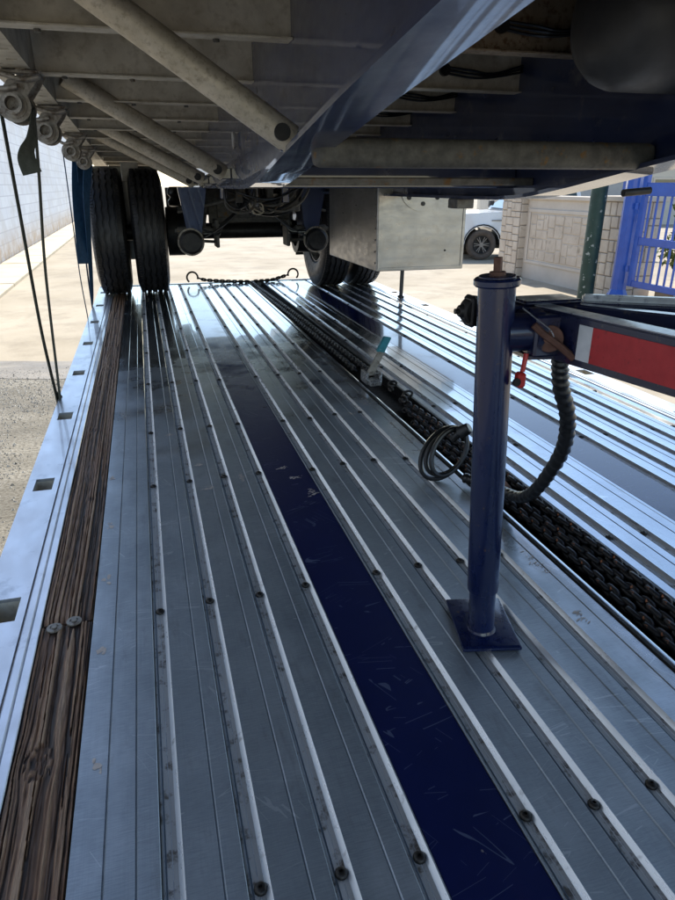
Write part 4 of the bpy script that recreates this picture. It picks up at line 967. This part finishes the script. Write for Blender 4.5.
# green pole
gp = thing('pole', 'dark green painted steel pole with paint chips in front of the stone wall', 'pole', (7.53, 10.2, GZ))
bm = BM(); cyl(bm, (0, 0, 0.02), (0, 0, 3.4), .135, n=28); mk('shaft', bm, 'pole_green', gp)
bm = BM(); box(bm, -.22, .22, -.22, .22, 0, .022, .004); mk('base_plate', bm, 'pole_green', gp)

def pickup(name, label, loc, rotz, paint):
    P = thing(name, label, 'pickup truck', loc, rotz)
    W = .98; wf, wr, R, rw = 1.85, -1.80, .50, .405
    def arch(cx):
        return [(cx + R*cos(a), .40 + R*sin(a)) for a in [radians(180 - 180*k/12) for k in range(13)]]
    # lower body silhouette, front at +x, split by the arches
    sil = [(2.78, .52), (2.80, .95), (2.72, 1.14), (2.35, 1.22), (1.25, 1.27), (-.75, 1.27), (-2.85, 1.27), (-2.88, .55), (-2.30, .50)]
    sil += [(wr - R, .42)] + arch(wr)[1:-1] + [(wr + R, .42), (-1.2, .42), (wf - R, .42)] + arch(wf)[1:-1] + [(wf + R, .42)]
    bm = BM(); A = [bm.verts.new((x, -W, z)) for x, z in sil]; A2 = [bm.verts.new((x, -W*.985 if z < 1.1 else -W*.93, z)) for x, z in sil]
    for v, q in zip(A, A2): v.co = q.co
    bmesh.ops.delete(bm, geom=A2, context='VERTS')
    B = [bm.verts.new((v.co.x, -v.co.y, v.co.z)) for v in A]; n = len(sil)
    for k in range(n): bm.faces.new((A[k], A[(k+1) % n], B[(k+1) % n], B[k]))
    fa = bm.faces.new(A); fb = bm.faces.new(B[::-1])
    bmesh.ops.triangulate(bm, faces=[fa, fb]); mk('body', bm, paint, P, 25)
    bm = BM()
    low_ = [(1.25, 1.272), (-.95, 1.272), (-.85, 1.88), (.35, 1.90)]
    A = [bm.verts.new((x, -(.90 if z < 1.5 else .70), z)) for x, z in low_]; B = [bm.verts.new((x, (.90 if z < 1.5 else .70), z)) for x, z in low_]
    for k in range(4): bm.faces.new((A[k], A[(k+1) % 4], B[(k+1) % 4], B[k]))
    bm.faces.new(A); bm.faces.new(B[::-1]); bmesh.ops.bevel(bm, geom=bm.edges[:], offset=.03, segments=2, affect='EDGES'); mk('cab', bm, paint, P, 40)
    bm = BM(); quadbox(bm, [(1.20, -.80, 1.33), (1.20, .80, 1.33), (1.17, .80, 1.33), (1.17, -.80, 1.33), (.45, -.66, 1.86), (.45, .66, 1.86), (.40, .66, 1.86), (.40, -.66, 1.86)]); bmesh.ops.translate(bm, verts=bm.verts, vec=(.025, 0, .012)); mk('windscreen', bm, 'car_glass', P, 0)
    for s in (-1, 1):
        for x0, x1, xt0, xt1 in ((.22, 1.02, .22, .40), (-.80, .14, -.74, .14)):
            bm = BM(); quadbox(bm, [(x0, s*.88, 1.33), (x1, s*.88, 1.33), (x1, s*.905, 1.33), (x0, s*.905, 1.33), (xt0, s*.715, 1.80), (xt1, s*.715, 1.80), (xt1, s*.735, 1.80), (xt0, s*.735, 1.80)]); mk('side_window', bm, 'car_glass', P, 0)
        for x0, x1 in ((.18, 1.16), (-.85, .16)):
            bm = BM()
            box(bm, x0, x1, s*.966 - .012, s*.966 + .012, .50, 1.09, .006); d_ = mk('door', bm, paint, P, 30)
            bm = BM(); box(bm, x0 + .06, x0 + .24, s*.985 - .012, s*.985 + .012, 1.02, 1.06, .006); mk('handle', bm, paint, d_, 30)
        bm = BM(); box(bm, 1.0, 1.14, s*1.10 - .12, s*1.10 + .10, 1.32, 1.52, .03, 2); box(bm, 1.03, 1.10, min(s*.9, s*1.0), max(s*.9, s*1.0), 1.33, 1.38); mk('mirror', bm, 'plastic_black', P, 40)
        bm = BM(); box(bm, 2.66, 2.815, s*.74 - .18, s*.74 + .18, .88, 1.10, .02, 2); mk('headlight', bm, 'lamp_glass', P, 40)
        bm = BM(); box(bm, 1.32, 1.62, s*.962 - .008, s*.962 + .008, 1.03, 1.06, .003); mk('badge', bm, 'alloy', P)
        for cx in (wf, wr):
            bm = BM()
            pts = arch(cx); A = [bm.verts.new((x, s*.955, z)) for x, z in pts]; B = [bm.verts.new((cx + (x-cx)*1.10, s*.99, .40 + (z-.40)*1.10)) for x, z in pts]
            Cc = [bm.verts.new((v.co.x, s*.60, v.co.z)) for v in A]
            for k in range(len(pts)-1): bm.faces.new((A[k], A[k+1], B[k+1], B[k])); bm.faces.new((A[k], A[k+1], Cc[k+1], Cc[k]))
            mk('wheel_arch', bm, 'plastic_black', P, 30)
            wh = bpy.data.objects.new('wheel', None); C.objects.link(wh); wh.parent = P; wh.location = (cx, s*.84, rw); wh.rotation_euler = (0, 0, s*pi/2)
            bm = BM(); lathe(bm, tyre_profile(rw, .26, .235), 56, Matrix.Identity(4)); mk('tyre', bm, 'tyre_dusty', wh, 28)
            bm = BM(); lathe(bm, [(-.10, .236), (.115, .236), (.115, .222), (.03, .20), (.02, .0001)], 40, Matrix.Identity(4), False); mk('rim_well', bm, 'plastic_black', wh, 40)
            bm = BM()
            for k in range(6):
                for da in (-.15, .15):
                    a = 2*pi*k/6 + da; ca, sa = cos(a), sin(a); tv = Vector((0, -sa, ca)); rv = Vector((0, ca, sa))
                    quadbox(bm, [Vector((.05, 0, 0)) + rv*.05 - tv*.009, Vector((.05, 0, 0)) + rv*.05 + tv*.009, Vector((.06, 0, 0)) + rv*.225 + tv*.009, Vector((.06, 0, 0)) + rv*.225 - tv*.009,
                                 Vector((.085, 0, 0)) + rv*.05 - tv*.009, Vector((.085, 0, 0)) + rv*.05 + tv*.009, Vector((.10, 0, 0)) + rv*.225 + tv*.009, Vector((.10, 0, 0)) + rv*.225 - tv*.009])
            cyl(bm, (.04, 0, 0), (.095, 0, 0), .06, n=16); mk('rim', bm, 'alloy', wh, 30)
    bm = BM(); box(bm, 2.70, 2.90, -.95, .95, .48, .74, .04, 2); mk('front_bumper', bm, 'plastic_black', P, 40)
    bm = BM(); box(bm, 2.70, 2.83, -.54, .54, .76, 1.10, .02); mk('grille', bm, 'plastic_black', P, 40)
    bm = BM(); box(bm, -2.98, -2.86, -.9, .9, .48, .66, .03, 2); mk('rear_bumper', bm, 'alloy', P, 40)
    bm = BM(); box(bm, -2.80, -1.02, -.80, .80, 1.271, 1.285, .002); mk('bed_cover', bm, 'plastic_black', P, 40)
    bm = BM(); box(bm, -2.7, 2.6, -.6, .6, .28, .41, .02); box(bm, -.95, 1.15, -.90, .90, .34, .43, .02); mk('underbody', bm, 'plastic_black', P, 40)
    return P
a = radians(180 - 12)
fw_ = Vector((cos(a), sin(a), 0)); lf = Vector((-sin(a), cos(a), 0))
tgt = Vector((9.0, 17.0, GZ)); 
pickup('pickup_truck', 'white pickup truck with dusty front wheel beyond the stone pillar', tgt - fw_*1.85 - lf*.97, a, 'car_white')
pickup('pickup_truck', 'dark parked pickup truck seen through the lower bars of the blue gate', (15.2, 12.6, GZ), radians(100), 'car_dark')

# shrub behind the gate
def shrub(name, label, loc, r, h, n, seed):
    rg = random.Random(seed); S = thing(name, label, 'shrub', loc)
    bm = BM()
    for k in range(6):
        a = rg.random()*6.28; tube(bm, smooth_path([(0, 0, 0), (.15*r*cos(a), .15*r*sin(a), h*.4), (.5*r*cos(a), .5*r*sin(a), h*.8)], 4), .02, 6)
    mk('stem', bm, 'bark', S)
    bm = BM()
    cl_ = [(Vector((rg.gauss(0, .45)*r, rg.gauss(0, .45)*r, h*rg.uniform(.3, .95))), rg.uniform(.2, .42)*r) for _ in range(16)]
    for i in range(n):
        c, q = rg.choice(cl_); v = Vector((rg.gauss(0, 1), rg.gauss(0, 1), rg.gauss(0, 1))).normalized()*q*rg.uniform(.5, 1.1)
        p = c + v
        if p.z < .1: continue
        u = Vector((rg.gauss(0, 1), rg.gauss(0, 1), rg.gauss(0, 1))).normalized(); t_ = u.cross(Vector((rg.random(), rg.random(), rg.random()))).normalized()
        L = rg.uniform(.05, .10)
        bm.faces.new([bm.verts.new(p - u*L), bm.verts.new(p + t_*L*.35), bm.verts.new(p + u*L), bm.verts.new(p - t_*L*.35)])
    mk('crown', bm, 'leaf', S, 0)
shrub('shrub', 'yellow-green shrub behind the upper bars of the blue gate', (10.6, 10.6, GZ), .9, 1.75, 5200, 1)
shrub('shrub', 'taller leafy shrub behind the gate, right of the yellow-green one', (10.5, 8.9, GZ), 1.0, 1.9, 5200, 2)
# low building beyond the yard
bd = thing('warehouse', 'long low cream warehouse with shutter doors beyond the boundary wall', 'building', (34, 34, GZ), radians(-20))
bm = BM(); box(bm, -14, 14, -6, 6, 0, 3.2); mk('wall', bm, 'building_cream', bd, 30)
bm = BM(); prism_x(bm, [(-6.5, 3.21), (6.5, 3.21), (0, 4.0)], -14.4, 14.4); mk('roof', bm, 'roof_sheet', bd, 0)
for k in range(4):
    bm = BM(); box(bm, -11 + 7*k, -7.6 + 7*k, -6.05, -6.001, 0, 2.6, .01); mk('shutter_door', bm, 'roof_sheet', bd, 30)
    bm = BM(); box(bm, -6.6 + 7*k, -5.2 + 7*k, -6.06, -6.001, 1.3, 2.3, .01); w0 = mk('window', bm, 'render_wall', bd, 30)
    bm = BM(); box(bm, -6.5 + 7*k, -5.3 + 7*k, -6.075, -6.0605, 1.4, 2.2); mk('pane', bm, 'car_glass', w0, 0)
